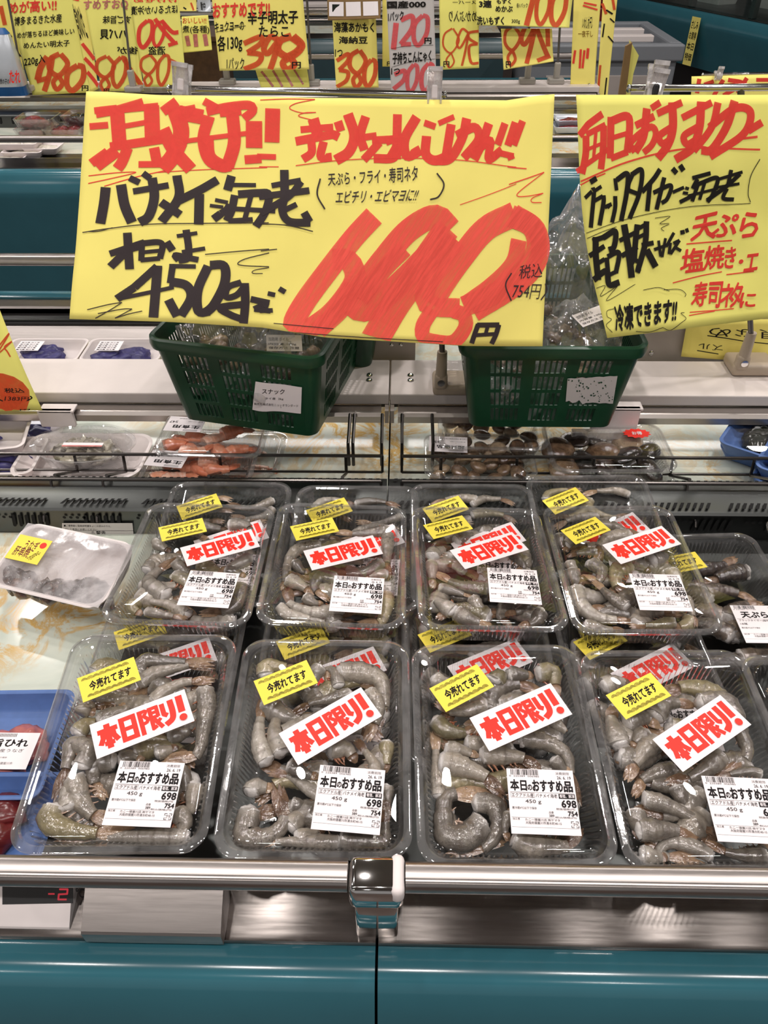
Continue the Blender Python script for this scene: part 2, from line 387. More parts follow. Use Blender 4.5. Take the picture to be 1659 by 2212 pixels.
class Sheet:           # a hanging paper: photo-pixel corners give where it stands, then it is a real sheet with a bend of its own
    def __init__(s, px, pts, disp=None):
        s.px = [Vector(p) for p in px]; s.p = [Vector(p) for p in pts]; s.k = 0; s.lift = 0.0002
        s.n = (s.p[1] - s.p[0]).cross(s.p[3] - s.p[0]).normalized()
        if s.n.dot(CAM - s.p[0]) < 0: s.n = -s.n
        s.disp = disp or (lambda u, v: 0.0); s.vmin = lambda u: 0.0; s.vmax = lambda u: 1.0
        s.solve()
    def solve(s):
        import numpy as np
        A = []; B = []
        for (x, y), (u, v) in zip([p[:2] for p in s.px], ((0, 0), (1, 0), (1, 1), (0, 1))):
            A += [[x, y, 1, 0, 0, 0, -u * x, -u * y], [0, 0, 0, x, y, 1, -v * x, -v * y]]; B += [u, v]
        s.H = np.linalg.solve(np.array(A), np.array(B))
    def uv(s, x, y):
        h = s.H; d = h[6] * x + h[7] * y + 1; return (h[0] * x + h[1] * y + h[2]) / d, (h[3] * x + h[4] * y + h[5]) / d
    def at(s, u, v, e=0.0):
        a = s.p[0].lerp(s.p[1], u); b = s.p[3].lerp(s.p[2], u); return a.lerp(b, v) + s.n * (s.disp(u, v) + e)
    def pt(s, x, y, e):
        u, v = s.uv(x, y); return s.at(u, max(s.vmin(u) + 0.002, min(s.vmax(u) - 0.002, v)), e + s.lift)
def stroke(mb, S, pts, wd, smooth=False, step=None, e0=0.0003, de=0.000006, taper=False):
    step = step or max(wd * 0.22, 1.5)
    if smooth and len(pts) > 2: segs = [catmull(pts, step)]
    else: segs = [catmull([a, b], step) for a, b in zip(pts[:-1], pts[1:])]
    for si, P in enumerate(segs):
        S.k += 1; e = e0 + de * S.k; n = len(P); L = []; R_ = []
        for i, p in enumerate(P):
            t = (P[min(i + 1, n - 1)] - P[max(i - 1, 0)]); t = t.normalized() if t.length > 1e-9 else Vector((1, 0)); q = Vector((-t.y, t.x)) * wd / 2
            a, c = p + q, p - q
            if i:           # the inner side of a tight bend waits instead of folding back
                if (a - la).dot(t) < 0: a = la
                if (c - lc).dot(t) < 0: c = lc
            la, lc = a, c
            L.append(S.pt(a.x, a.y, e)); R_.append(S.pt(c.x, c.y, e))
        mb.add(L + R_, [(i, i + 1, n + i + 1, n + i) for i in range(n - 1)])
        if si < len(segs) - 1 or False:
            S.k += 1; e = e0 + de * S.k; c = P[-1]
            mb.add([S.pt(c.x + wd / 2 * cos(2 * pi * k / 10), c.y + wd / 2 * sin(2 * pi * k / 10), e) for k in range(10)], [tuple(range(10))])
def disc(mb, S, x, y, r, e=0.0004, n=20):
    mb.add([S.pt(x + r * cos(2 * pi * k / n), y + r * sin(2 * pi * k / n), e) for k in range(n)], [tuple(range(n))])
def quad(mb, S, x0, y0, x1, y1, e=0.0003):
    mb.add([S.pt(x0, y0, e), S.pt(x1, y0, e), S.pt(x1, y1, e), S.pt(x0, y1, e)], [(0, 1, 2, 3)])
def text(mb, S, body, box, bold=0.0, e=None):
    """box: (x0,y0,x1,y1) or four corners TL TR BR BL."""
    vs, fs, sx, sy = text_geo(body, 0.0)
    if len(box) == 4 and not isinstance(box[0], (tuple, list)):
        x0, y0, x1, y1 = box; box = [(x0, y0), (x1, y0), (x1, y1), (x0, y1)]
    a, b, c, d = [Vector(p) for p in box]
    # a bolder pen: the same letters written again around themselves
    pen = [(0, 0)] if bold < 0.008 else [(0.8 * bold * cos(2 * pi * q / 8) / sx, 0.8 * bold * sin(2 * pi * q / 8) / sy) for q in range(8)] + [(0, 0)]
    for du, dv in pen:
        if e is None: S.k += 1; ez = 0.0003 + 0.000006 * S.k
        else: ez = e
        o = []
        for u, v in vs:
            u = (u + du) * (1 - 2 * 0.6 * bold / sx) + 0.6 * bold / sx; v = (v + dv) * (1 - 2 * 0.6 * bold / sy) + 0.6 * bold / sy
            p = a.lerp(b, u).lerp(d.lerp(c, u), v); o.append(S.pt(p.x, p.y, ez))
        mb.add(o, fs)
def strokes(mb, S, spec, ox=0, oy=0, sc=1.0):
    """'[c]width: x,y x,y ...' one stroke per line; c makes it a smooth curve."""
    for ln in spec.strip().splitlines():
        for part in ln.split(';'):
            part = part.strip()
            if not part: continue
            h, b = part.split(':'); sm = h.startswith('c'); wd = float(h.lstrip('c')) / sc
            pts = [(float(p.split(',')[0]) / sc + ox, float(p.split(',')[1]) / sc + oy) for p in b.split()]
            stroke(mb, S, pts, wd, sm)

# ================================================================== the setting
def struct(name, mb, m): 
    o = obj(name, mb, m); o['kind'] = 'structure'; return o
b = MB(); b.box((-7, -4, -0.05), (7, 11, 0)); struct('floor', b, 'floor_vinyl')
b = MB(); b.box((-7, -4, LAMP_Z), (7, 11, LAMP_Z + 0.05)); struct('ceiling', b, 'ceiling_tile')
b = MB(); b.box((-7, 10.9, 0), (7, 11, LAMP_Z)); struct('wall_back', b, 'wall_paint')

# ================================================================== display cases
SEAM = at_z(813, 2120, 0.79).x
def slots_face(mb, x0, x1, y, z0, z1, wd, gap, group, gapg, slant=0.0, e=0.0006, mi=1, rx=None):
    """dark slots in a front face at depth y (towards the viewer)"""
    x = x0
    while x < x1:
        for k in range(group):
            if x + wd > x1: break
            r = wd / 2; hh = z1 - z0; pts = []
            for a in range(0, 181, 45): pts.append((x + r + r * cos(radians(a)), z1 - r + r * sin(radians(a))))
            for a in range(180, 361, 45): pts.append((x + r + r * cos(radians(a)), z0 + r + r * sin(radians(a))))
            mb.add([(px + slant * (pz - z0), y - e, pz) for px, pz in pts], [tuple(range(len(pts)))], mi)
            x += wd + gap
        x += gapg
def slots_top(mb, x0, x1, y0, y1, z, wd, gap, group, gapg, e=0.0006, mi=1, slant=0.0):
    x = x0
    while x < x1:
        for k in range(group):
            if x + wd > x1: break
            s = slant
            mb.add([(x, y0, z + e), (x + wd, y0, z + e), (x + wd + s, y1, z + e), (x + s, y1, z + e)], [(0, 1, 2, 3)], mi)
            x += wd + gap
        x += gapg
TOP = 0.80
def bumper_profile(yo, zb=0.40):
    pr = [(0.262, TOP - 0.03), (0.262, TOP), (0.2575, TOP + 0.002), (0.245, TOP + 0.0005), (0.2385, TOP - 0.0018), (0.2335, TOP - 0.006), (0.2295, TOP - 0.012), (0.222, TOP - 0.029), (0.2135, TOP - 0.052), (0.2125, TOP - 0.062), (0.2145, TOP - 0.075), (0.225, TOP - 0.12), (0.27, zb), (0.285, zb)]
    return [(y + yo, z) for y, z in pr]
def case_unit(name, label, x0, x1, yo=0.0, rail=True, guard=True, far=True, detail=1):
    t = thing(name, label, 'display case', 'refrigerated display cases')
    g = 0.0012
    X0, X1 = x0 + g, x1 - g
    b = MB(); b.extrude_x(bumper_profile(yo), X0, X1); obj('bumper_panel', b, 'teal' if yo < 4 else 'teal_grey', t, smooth=True, angle=40)
    b = MB(); b.box((X0, 0.30 + yo, 0.0), (X1, 1.42 + yo, 0.40)); obj('kick_plate', b, 'black_rubber', t)
    b = MB(); pr = [(0.262, TOP + 0.0005), (0.2635, TOP + 0.003), (0.2665, TOP + 0.003), (0.312, TOP + 0.0165), (0.3195, TOP + 0.0165), (0.322, TOP + 0.010), (0.322, 0.765), (0.262, 0.765)]
    b.extrude_x([(y + yo, z) for y, z in pr], X0, X1); obj('front_ledge', b, 'steel_ledge', t, smooth=True, angle=25)
    # front well deck and vent riser
    mx = min(X1, -0.325) if yo == 0 else X1
    if mx > X0: b = MB(); b.box((X0, 0.47 + yo, 0.765), (mx, 0.797 + yo, 0.788)); obj('deck_board', b, 'onyx_board', t)
    b = MB(); b.box((X0, 0.322 + yo, 0.765), (X1, 0.4695 + yo, 0.787))
    if mx < X1: b.box((max(X0, mx + 0.0005), 0.4695 + yo, 0.765), (X1, 0.797 + yo, 0.787))
    obj('shade_plate', b, 'steel_dull', t)  # dark plate puts the shade under the packs into the floor colour
    b = MB(); b.box((X0, 0.275 + yo, 0.40), (X1, 1.40 + yo, 0.764)); obj('tank', b, 'steel_dull', t)
    b = MB()
    pr = [(0.797, 0.766), (0.797, 0.786), (0.800, 0.826), (0.803, 0.829), (0.823, 0.834), (0.85, 0.834), (0.872, 0.830), (0.874, 0.766)]
    b.extrude_x([(y + yo, z) for y, z in pr], X0, X1)
    if detail:
        slots_face(b, X0 + 0.012, X1 - 0.01, 0.797 + yo, 0.800, 0.822, 0.005, 0.0042, 6, 0.045, 0.15, e=-0.0005 + 0.0012)
        slots_face(b, X0 + 0.075, X1 - 0.01, 0.7975 + yo, 0.815, 0.820, 0.005, 0.004, 4, 0.066, 0, e=0.0012)
        slots_top(b, X0 + 0.012, X1 - 0.01, 0.806 + yo, 0.818 + yo, 0.8335, 0.0045, 0.0045, 10, 0.022, slant=0.006)
        slots_top(b, X0 + 0.006, X1 - 0.01, 0.862 + yo, 0.869 + yo, 0.8325, 0.005, 0.0052, 16, 0.03, slant=0.002)
    else:
        slots_face(b, X0 + 0.012, X1 - 0.01, 0.797 + yo, 0.800, 0.822, 0.007, 0.007, 12, 0.03, 0.1, e=0.001)
    obj('vent_riser', b, ['steel_dull', 'slot_black'], t, smooth=True, angle=25)
    # back well
    b = MB(); b.box((X0, 0.875 + yo, 0.765), (X1, 1.38 + yo, 0.779)); obj('rear_deck_board', b, 'onyx_board', t)
    # white top shelf with its metal underside
    b = MB(); b.rbox((X0, 1.040 + yo, 0.849), (X1, 1.150 + yo, 0.868), 0.002)
    for sx in (X1 - 0.045, X0 + 0.030):
        pass
    sh = obj('top_shelf', b, 'shelf_white', t)
    for sx in (X1 - 0.032, X0 + 0.032):
        for sy in (1.082, 1.098):
            c = MB(); c.ellipsoid((0, 0, 0), 0.0052, 0.0052, 0.003, 12, 6); obj('screw', c, 'chrome', sh, TR(sx, sy + yo, 0.869), smooth=True)
    b = MB(); b.box((X0, 1.060 + yo, 0.832), (X1, 1.14 + yo, 0.8485)); obj('shelf_beam', b, 'black_rubber', t)
    b = MB()
    pr = [(1.045, 0.847), (1.032, 0.847), (1.022, 0.845), (1.018, 0.840), (1.018, 0.829), (1.024, 0.825), (1.045, 0.825)]
    b.extrude_x([(y + yo, z) for y, z in pr], X0 + 0.012, X1 - 0.012); obj('price_rail', b, 'aluminium', t, smooth=True, angle=20)
    if yo == 0:
        ld = bpy.data.lights.new('shelf_lamp', 'AREA'); ld.shape = 'RECTANGLE'; ld.size = X1 - X0 - 0.06; ld.size_y = 0.02; ld.energy = 0.48 * (X1 - X0); ld.color = (1.0, 0.95, 0.92)
        lo = bpy.data.objects.new('shelf_lamp', ld); lo.matrix_local = TR((X0 + X1) / 2, 1.105, 0.830, radians(-18)); COL.objects.link(lo); lo.parent = t
    for sx in (X0, X1 - 0.006):
        b = MB(); b.box((sx, 1.022 + yo, 0.826), (sx + 0.006, 1.14 + yo, 0.8485)); obj('shelf_bracket', b, 'grey_panel', t)
    if far:
        b = MB(); pr = [(1.362, 0.766), (1.40, 0.797), (1.405, 0.80), (1.41, 0.80), (1.41, 0.766)]
        b.extrude_x([(y + yo, z) for y, z in pr], X0, X1); obj('inner_wall', b, 'steel_brushed', t)
        b = MB(); pr = [(1.41, 0.766), (1.41, 0.803), (1.445, 0.803), (1.445, 0.796), (1.47, 0.796), (1.47, 0.766)]
        b.extrude_x([(y + yo, z) for y, z in pr], X0, X1); obj('gasket', b, 'black_rubber', t)
        b = MB(); b.box((X0, 1.418 + yo, 0.8032), (X1, 1.434 + yo, 0.8075)); obj('gasket_trim', b, 'steel_dull', t)
        b = MB(); pr = [(1.471, 0.766), (1.471, 0.806), (1.476, 0.809), (1.53, 0.800), (1.53, 0.766)]
        b.extrude_x([(y + yo, z) for y, z in pr], X0, X1); obj('rear_ledge', b, 'steel_brushed', t)
        b = MB(); pr = [(1.532, 0.766), (1.532, 0.803), (1.545, 0.804), (1.575, 0.798), (1.594, 0.775), (1.60, 0.75), (1.60, 0.40), (1.532, 0.40)]
        b.extrude_x([(y + yo, z) for y, z in pr], X0, X1); obj('rear_bumper_panel', b, 'teal', t, smooth=True, angle=25)
        b = MB(); b.rbox((X0, 1.512 + yo, 0.878), (X1, 1.535 + yo, 0.9), 0.006); obj('rear_handrail', b, 'steel_brushed', t, smooth=True)
    if rail:
        b = MB(); prof = [(0.284 + yo + px, 0.8795 + pz) for px, pz in rrect(0.022, 0.0185, 0.0065, 4)]
        b.extrude_x(prof, X0 + 0.022 * (x0 > -0.5), X1 - 0.022 * (x1 < 0.5)); obj('handrail', b, 'steel_brushed', t, smooth=True, angle=30)
    return t
unit_l = case_unit('display_case', 'teal fish counter unit holding the temperature display, left of the panel seam', -1.15, SEAM)
unit_r = case_unit('display_case', 'teal fish counter unit right of the panel seam, without a temperature display', SEAM, 1.15)
# post that carries the handrail over the seam
p = thing('rail_post', 'chrome rail joint post standing over the seam between the two teal units', 'rail post')
b = MB(); b.rbox((SEAM - 0.0175, 0.268, 0.797), (SEAM + 0.0175, 0.292, 0.862), 0.003); obj('column', b, 'chrome', p, smooth=True)
b = MB(); b.rbox((SEAM - 0.022, 0.2675, 0.856), (SEAM + 0.022, 0.2985, 0.8885), 0.006, 0, 3); obj('rail_sleeve', b, 'chrome', p, smooth=True)
b = MB(); b.rbox((SEAM + 0.011, 0.2665, 0.8705), (SEAM + 0.0225, 0.2995, 0.8895), 0.005, 0, 3); s = obj('sleeve_cap', b, 'foam_white', p, smooth=True); s['label'] = 'white corner cap of the rail joint'

# black wire guard on the riser
def wire_guard(label, x0, x1, uprights, ticks, inner_left):
    t = thing('wire_guard', label, 'wire guard', 'black wire guards on the riser')
    def bar(px, r=0.0021): 
        b = MB(); b.tube(px, r, 8); obj('wire', b, 'wire_dark', t, smooth=True)
    rails = [(985, 0.93), (1020, 0.925), (1040, 0.852), (1074, 0.842)]
    R = []
    for py, yy in rails: R.append((yy, at_y(829, py, yy).z))
    for i, (yy, z) in enumerate(R): bar([(x0, yy, z), (x1, yy, z)], 0.0026 if i in (0, 2) else 0.002)
    xe = x1 if inner_left else x0; sg = -1 if inner_left else 1
    bar([(xe, R[0][0], R[0][1]), (xe, R[1][0], R[1][1])]); bar([(xe, R[2][0], R[2][1]), (xe, R[3][0] + 0.002, R[3][1])])
    for x in ticks:
        bar([(x, R[0][0] - 0.003, R[0][1]), (x, R[1][0] - 0.003, R[1][1]), (x + 0.012 * 0, R[2][0] + 0.004, R[2][1] + 0.004)], 0.0024)
        bar([(x - 0.004, R[2][0] - 0.003, R[2][1]), (x - 0.004, R[3][0] - 0.003, R[3][1]), (x - 0.002, 0.797, 0.818), (x - 0.002, 0.793, 0.812)], 0.002)
    for x, n in uprights:
        for k in range(n): bar([(x + k * 0.007, 0.945, 0.8), (x + k * 0.007, 0.945, 0.84), (x + k * 0.007, 1.01, 0.85)], 0.0026)
xg = lambda px: at_y(px, 1000, 0.93).x
wire_guard('long black wire guard in front of the oyster and boiled shrimp packs', -1.15, xg(826), [(xg(752), 2), (xg(824), 1)], [xg(v) for v in (-160, -55, 168, 272, 478, 748)], True)
wire_guard('long black wire guard in front of the clam packs and blue trays', xg(868), 1.15, [(xg(868), 1), (xg(935), 1)], [xg(v) for v in (952, 1115, 1280, 1450, 1625, 1790)], False)

# aisle beyond: more cases of the same make
case_unit('display_case', 'teal display case across the aisle, below the tall yellow signs, its near section', -2.6, -0.86, 2.19, detail=0)
case_unit('display_case', 'teal display case across the aisle whose white shelf ends beside the grey freezer', -0.86, 0.74, 2.19, detail=0)
case_unit('display_case', 'third row display case far behind the hanging price signs', -2.8, 0.55, 4.5, detail=0)

# thermometer and steel box on the ledge
t = thing('temperature_display', 'white temperature display with red digits reading minus two', 'thermometer')
tx0, tx1 = at_y(-60, 1930, 0.30).x, at_y(176, 1930, 0.30).x
b = MB(); pr = [(0.268, 0.8005), (0.270, 0.806), (0.306, 0.838), (0.312, 0.838), (0.312, 0.799)]
b.extrude_x(pr, tx0, tx1); obj('housing', b, 'foam_white', t)
FA = Vector((0, 0.270, 0.806)); FB = Vector((0, 0.306, 0.838)); FD = (FB - FA).normalized(); FN = Vector((0, -FD.z, FD.y))
class Tilt:
    def __init__(s): s.k = 0
    def pt(s, x, y, e):
        q = at_plane(x, y, FA + FN * e, FN); return q
S = Tilt()
b = MB(); b.add([S.pt(x, y, 0.0001) for x, y in ((5, 1912), (158, 1913), (158, 1951), (5, 1954))], [(0, 1, 2, 3)]); obj('screen', b, 'black_rubber', t)
dm = NT('red_digits'); e = dm.n('Emission'); e.inputs[0].default_value = srgb(200, 60, 70); e.inputs[1].default_value = 0.9; dm.l(e.outputs[0], dm.out.inputs[0]); MATS['red_digits'] = dm.m
b = MB(); strokes(b, S, '3.5: 104,1931 118,1931\n4: 128,1921 146,1921 145,1931 127,1932 126,1943 144,1943'); o = obj('digits', b, 'red_digits', t); o['label'] = 'glowing red digits minus two'
b = MB(); text(b, S, '°C', (164, 1918, 182, 1940), 0.02); obj('unit_sign', b, 'print_black', t)
b = MB(); b.add([(tx0, 0.266, 0.8095), (at_y(168, 1930, 0.28).x, 0.266, 0.8095), (at_y(168, 1930, 0.30).x, 0.302, 0.8425), (tx0, 0.302, 0.8425)], [(0, 1, 2, 3)]); obj('cover_window', b, 'clear_lid', t)

t = thing('steel_box', 'brushed stainless steel box with a flap, on the ledge beside the temperature display', 'steel box')
bx0, bx1 = at_y(166, 1990, 0.262).x, at_y(470, 1990, 0.262).x
b = MB(); b.extrude_x([(0.259, 0.805), (0.2585, 0.822), (0.260, 0.8245), (0.298, 0.852), (0.300, 0.852), (0.300, 0.805)], bx0, bx1); obj('body', b, 'steel_brushed', t, smooth=True, angle=20)
fl = [at_y(x, y, 0.302) for x, y in ((205, 1838), (478, 1838), (470, 1868), (198, 1868))]
b = MB(); zt = at_y(340, 1838, 0.312).z; b.rbox((fl[0].x, 0.298, 0.84), (fl[1].x, 0.3005, zt), 0.001); obj('flap', b, 'steel_brushed', t)

# centre post and screen panels behind the white shelf
t = thing('centre_post', 'pale metal post with screws behind the gap between the two white shelves', 'post')
xa, xb = at_y(790, 760, 1.17).x, at_y(897, 760, 1.17).x
b = MB(); b.box((xa, 1.165, 0.78), (xb, 1.18, 0.96)); obj('plate', b, 'grey_panel', t)
for px in (846, 866):
    q = at_y(px, 745, 1.164); c = MB(); c.ellipsoid((0, 0, 0), 0.0035, 0.002, 0.0035, 10, 6); obj('screw', c, 'chrome', t, TR(*q), smooth=True)
t = thing('screen_panel', 'grey back panel with a screw, standing behind the shelf right of the basket', 'panel')
xa = at_y(1340, 760, 1.17).x
b = MB(); b.box((xa, 1.165, 0.78), (1.15, 1.18, 0.965)); obj('plate', b, 'grey_panel', t)
q = at_y(1407, 763, 1.164); c = MB(); c.ellipsoid((0, 0, 0), 0.004, 0.002, 0.004, 10, 6); obj('screw', c, 'chrome', t, TR(*q), smooth=True)
# drain hole in the far inner wall
nrm = Vector((0, -0.031, 0.038)).normalized(); o0 = Vector((0, 1.362, 0.766)) + nrm * 0.0012
b = MB(); b.add([at_plane(130 + 9.5 * cos(2 * pi * k / 20), 745 + 8.5 * sin(2 * pi * k / 20), o0, nrm) for k in range(20)], [tuple(range(20))])
h = obj('drain_hole', b, 'slot_black', unit_l)
b = MB(); b.tube([at_plane(130 + 10 * cos(2 * pi * k / 24), 745 + 9 * sin(2 * pi * k / 24), o0, nrm) for k in range(25)], 0.0014, 6, cap=False)
obj('drain_rim', b, 'chrome', h, smooth=True)

# ================================================================== hand written price signs
def sign(name, label, px, ys, mat, disp=None, nu=40, nv=20, group=None, cat='price sign', edge=None, rim=None):
    """px: photo corners TL TR BR BL; ys: depth of each corner"""
    S = Sheet(px, [at_y(x, y, d) for (x, y), d in zip(px, ys)], disp)
    if rim: S.vmin, S.vmax = rim
    t = thing(name, label, cat, group)
    b = MB(); vs = []; fs = []
    for j in range(nv + 1):
        for i in range(nu + 1):
            u, v = i / nu, j / nv
            if edge: u, v = edge(u, v)
            v = S.vmin(u) + (S.vmax(u) - S.vmin(u)) * v
            vs.append(S.at(u, v, 0))
    for j in range(nv):
        for i in range(nu):
            a = j * (nu + 1) + i; fs.append((a, a + 1, a + nu + 2, a + nu + 1))
    b.add(vs, fs); o = obj('paper', b, mat, t, smooth=True, angle=180)
    md = o.modifiers.new('thick', 'SOLIDIFY'); md.thickness = 0.0004; md.offset = 0.0
    return t, S
def letters(t, name, S, mat, specs=(), texts=(), label=None):
    b = MB()
    for sp in specs:
        if isinstance(sp, str): strokes(b, S, sp)
        else: strokes(b, S, sp[0], *sp[1:])
    for tx in texts: text(b, S, *tx)
    o = obj(name, b, mat, t)
    return o
S1 = (0, 0, 2.9625); S2 = (550, 0, 2.9625); S3 = (1100, 0, 2.9678)
def q(o, *pts): return [(x / o[2] + o[0], y / o[2] + o[1]) for x, y in pts]

def bend_main(u, v):
    d = 0.006 * sin(u * 5.2 + 0.6) * (0.3 + v) + 0.010 * v * v * cos(u * 3.4 - 0.5) + 0.0016 * sin(u * 23 + v * 9) * v
    d += 0.006 * max(0, u - 0.9) * 10 * (1 - v) ** 2 + 0.0012 * noise.noise(Vector((u * 9, v * 5, 3)))
    return d
def lerp_tab(tab):
    def f(u):
        for (a, x), (c, y) in zip(tab[:-1], tab[1:]):
            if u <= c: return x + (y - x) * max(0.0, u - a) / (c - a)
        return tab[-1][1]
    return f
RIM = (lerp_tab([(0, 0), (0.05, 0.003), (0.16, 0.014), (0.5, 0.016), (0.9, 0.017), (0.96, 0.004), (1, 0)]), lerp_tab([(0, 1), (0.2, 0.990), (0.4, 0.990), (0.53, 1.017), (0.68, 1.016), (0.83, 1.017), (1, 1)]))
t, S = sign('price_sign', 'large yellow sign with the huge red 698, hung above the shrimp packs',
            [(187, 198), (1196, 207), (1176, 747), (160, 691)], (1.02, 1.02, 0.885, 0.885), 'paper_yellow', bend_main, 80, 30, rim=RIM)
letters(t, 'red_lettering', S, 'ink_red', [("""
c7: 572,1112 740,1092 850,1090 700,1130 570,1160; c7: 665,1178 850,1120 1030,1078; c6: 985,1090 1300,1070 1650,1053
""",) + S1, ("""
c6: -30,1048 92,1048
c6: -20,640 160,632 325,633; c6: 325,633 200,660 165,690 240,715 330,712; c6: 330,712 260,715 220,735 300,757
72: 312,750 345,865; 42: 232,818 440,800; 54: 200,890 440,845 475,862; c52: 300,890 300,960 245,1000; c54: 378,890 360,985 430,985
56: 470,765 490,825; c66: 535,720 575,850 540,950 455,1005
c58: 650,735 615,850 640,940; 42: 575,870 720,850; 48: 690,880 850,870; c56: 850,870 835,980 700,990; 52: 740,890 635,1000
58: 858,720 850,992; 46: 780,890 880,850; 44: 880,860 800,985; c64: 985,735 905,870 920,970 1010,935
40: 1035,770 1110,795; 34: 1130,775 1235,735; c62: 1050,850 1045,960 1110,1000 1220,960
60: 1215,780 1180,975; c62: 1320,745 1290,860 1210,985 1110,1000; c58: 1250,850 1370,800 1400,870 1300,985
c60: 1470,775 1425,890 1370,995; c54: 1400,930 1480,880 1470,990 1560,935
50: 1580,775 1530,905; 50: 1650,770 1600,910; 40: 1500,950 1530,985; 38: 1550,955 1640,975
c6: 200,1040 500,1003 900,985 1300,1000 1659,1042; c5: 1275,1275 1460,1215 1660,1145
""",) + S2, ("""
48: 70,765 10,910; 30: -30,990 15,975; c7: -30,1040 0,1045 100,1055
c7: -20,1150 120,1110 220,1080; c6: 220,1080 60,1190 40,1225 120,1225 215,1210; c6: 215,1210 140,1240 140,1265 205,1268
""",) + S3])
letters(t, 'red_lettering', S, 'ink_red', [("""
30: 52,84 150,72; 34: 60,100 150,84; 28: 120,84 262,40; 62: 150,80 162,245; 30: 160,80 330,62; 30: 32,155 112,148; 24: 185,152 285,134
68: 300,60 306,225; 40: 120,246 350,212; 40: 40,322 110,268; 56: 60,335 150,262; c48: 196,250 172,315 152,346; 46: 312,250 326,322; 30: 244,326 338,326
44: 350,88 412,42; c72: 402,70 432,180 400,280 348,348; c58: 352,165 395,255 476,350; 66: 420,92 528,112; 34: 532,40 592,72; 44: 470,60 480,110
c40: 545,88 640,66 735,58 752,82 712,118; c52: 556,108 530,210 556,305 625,338; c60: 545,200 556,290 610,330 650,325; c58: 660,96 668,225 636,338; 28: 604,98 700,88; 22: 440,222 732,182
74: 757,128 757,248; 40: 714,302 790,296; 26: 770,286 856,288; 68: 843,72 838,222
""", 180, 200, 2.1636)])
letters(t, 'red_price', S, 'ink_red_streak', [("""
c138: 700,1350 560,1500 390,1720 250,1920 180,2070 235,2120 400,2010 530,1850 575,1740 530,1640 430,1635
c120: 330,2110 480,1960 560,1800
c150: 1210,1430 1110,1350 930,1440 760,1630 590,1860 560,1950 670,1960 850,1800 1050,1600 1200,1430
c190: 1180,1450 1000,1700 830,1940 695,2172
c110: 610,1900 760,1700 900,1560
c160: 1650,1335 1450,1430 1280,1620 1150,1800 1080,1920
c130: 1250,1500 1110,1680 1030,1880 1090,1940 1270,1950
c140: 1620,1345 1770,1420 1800,1560 1700,1720 1500,1860 1300,1940
c130: 1640,1335 1800,1440 1820,1620 1680,1790 1370,1980
c110: 1680,1500 1640,1650 1500,1790 1310,1925
c100: 1085,1960 1020,2070 1025,2150 1110,2180 1230,2180 1310,2080 1300,2000 1230,1970
""",) + S2], label='huge red price')
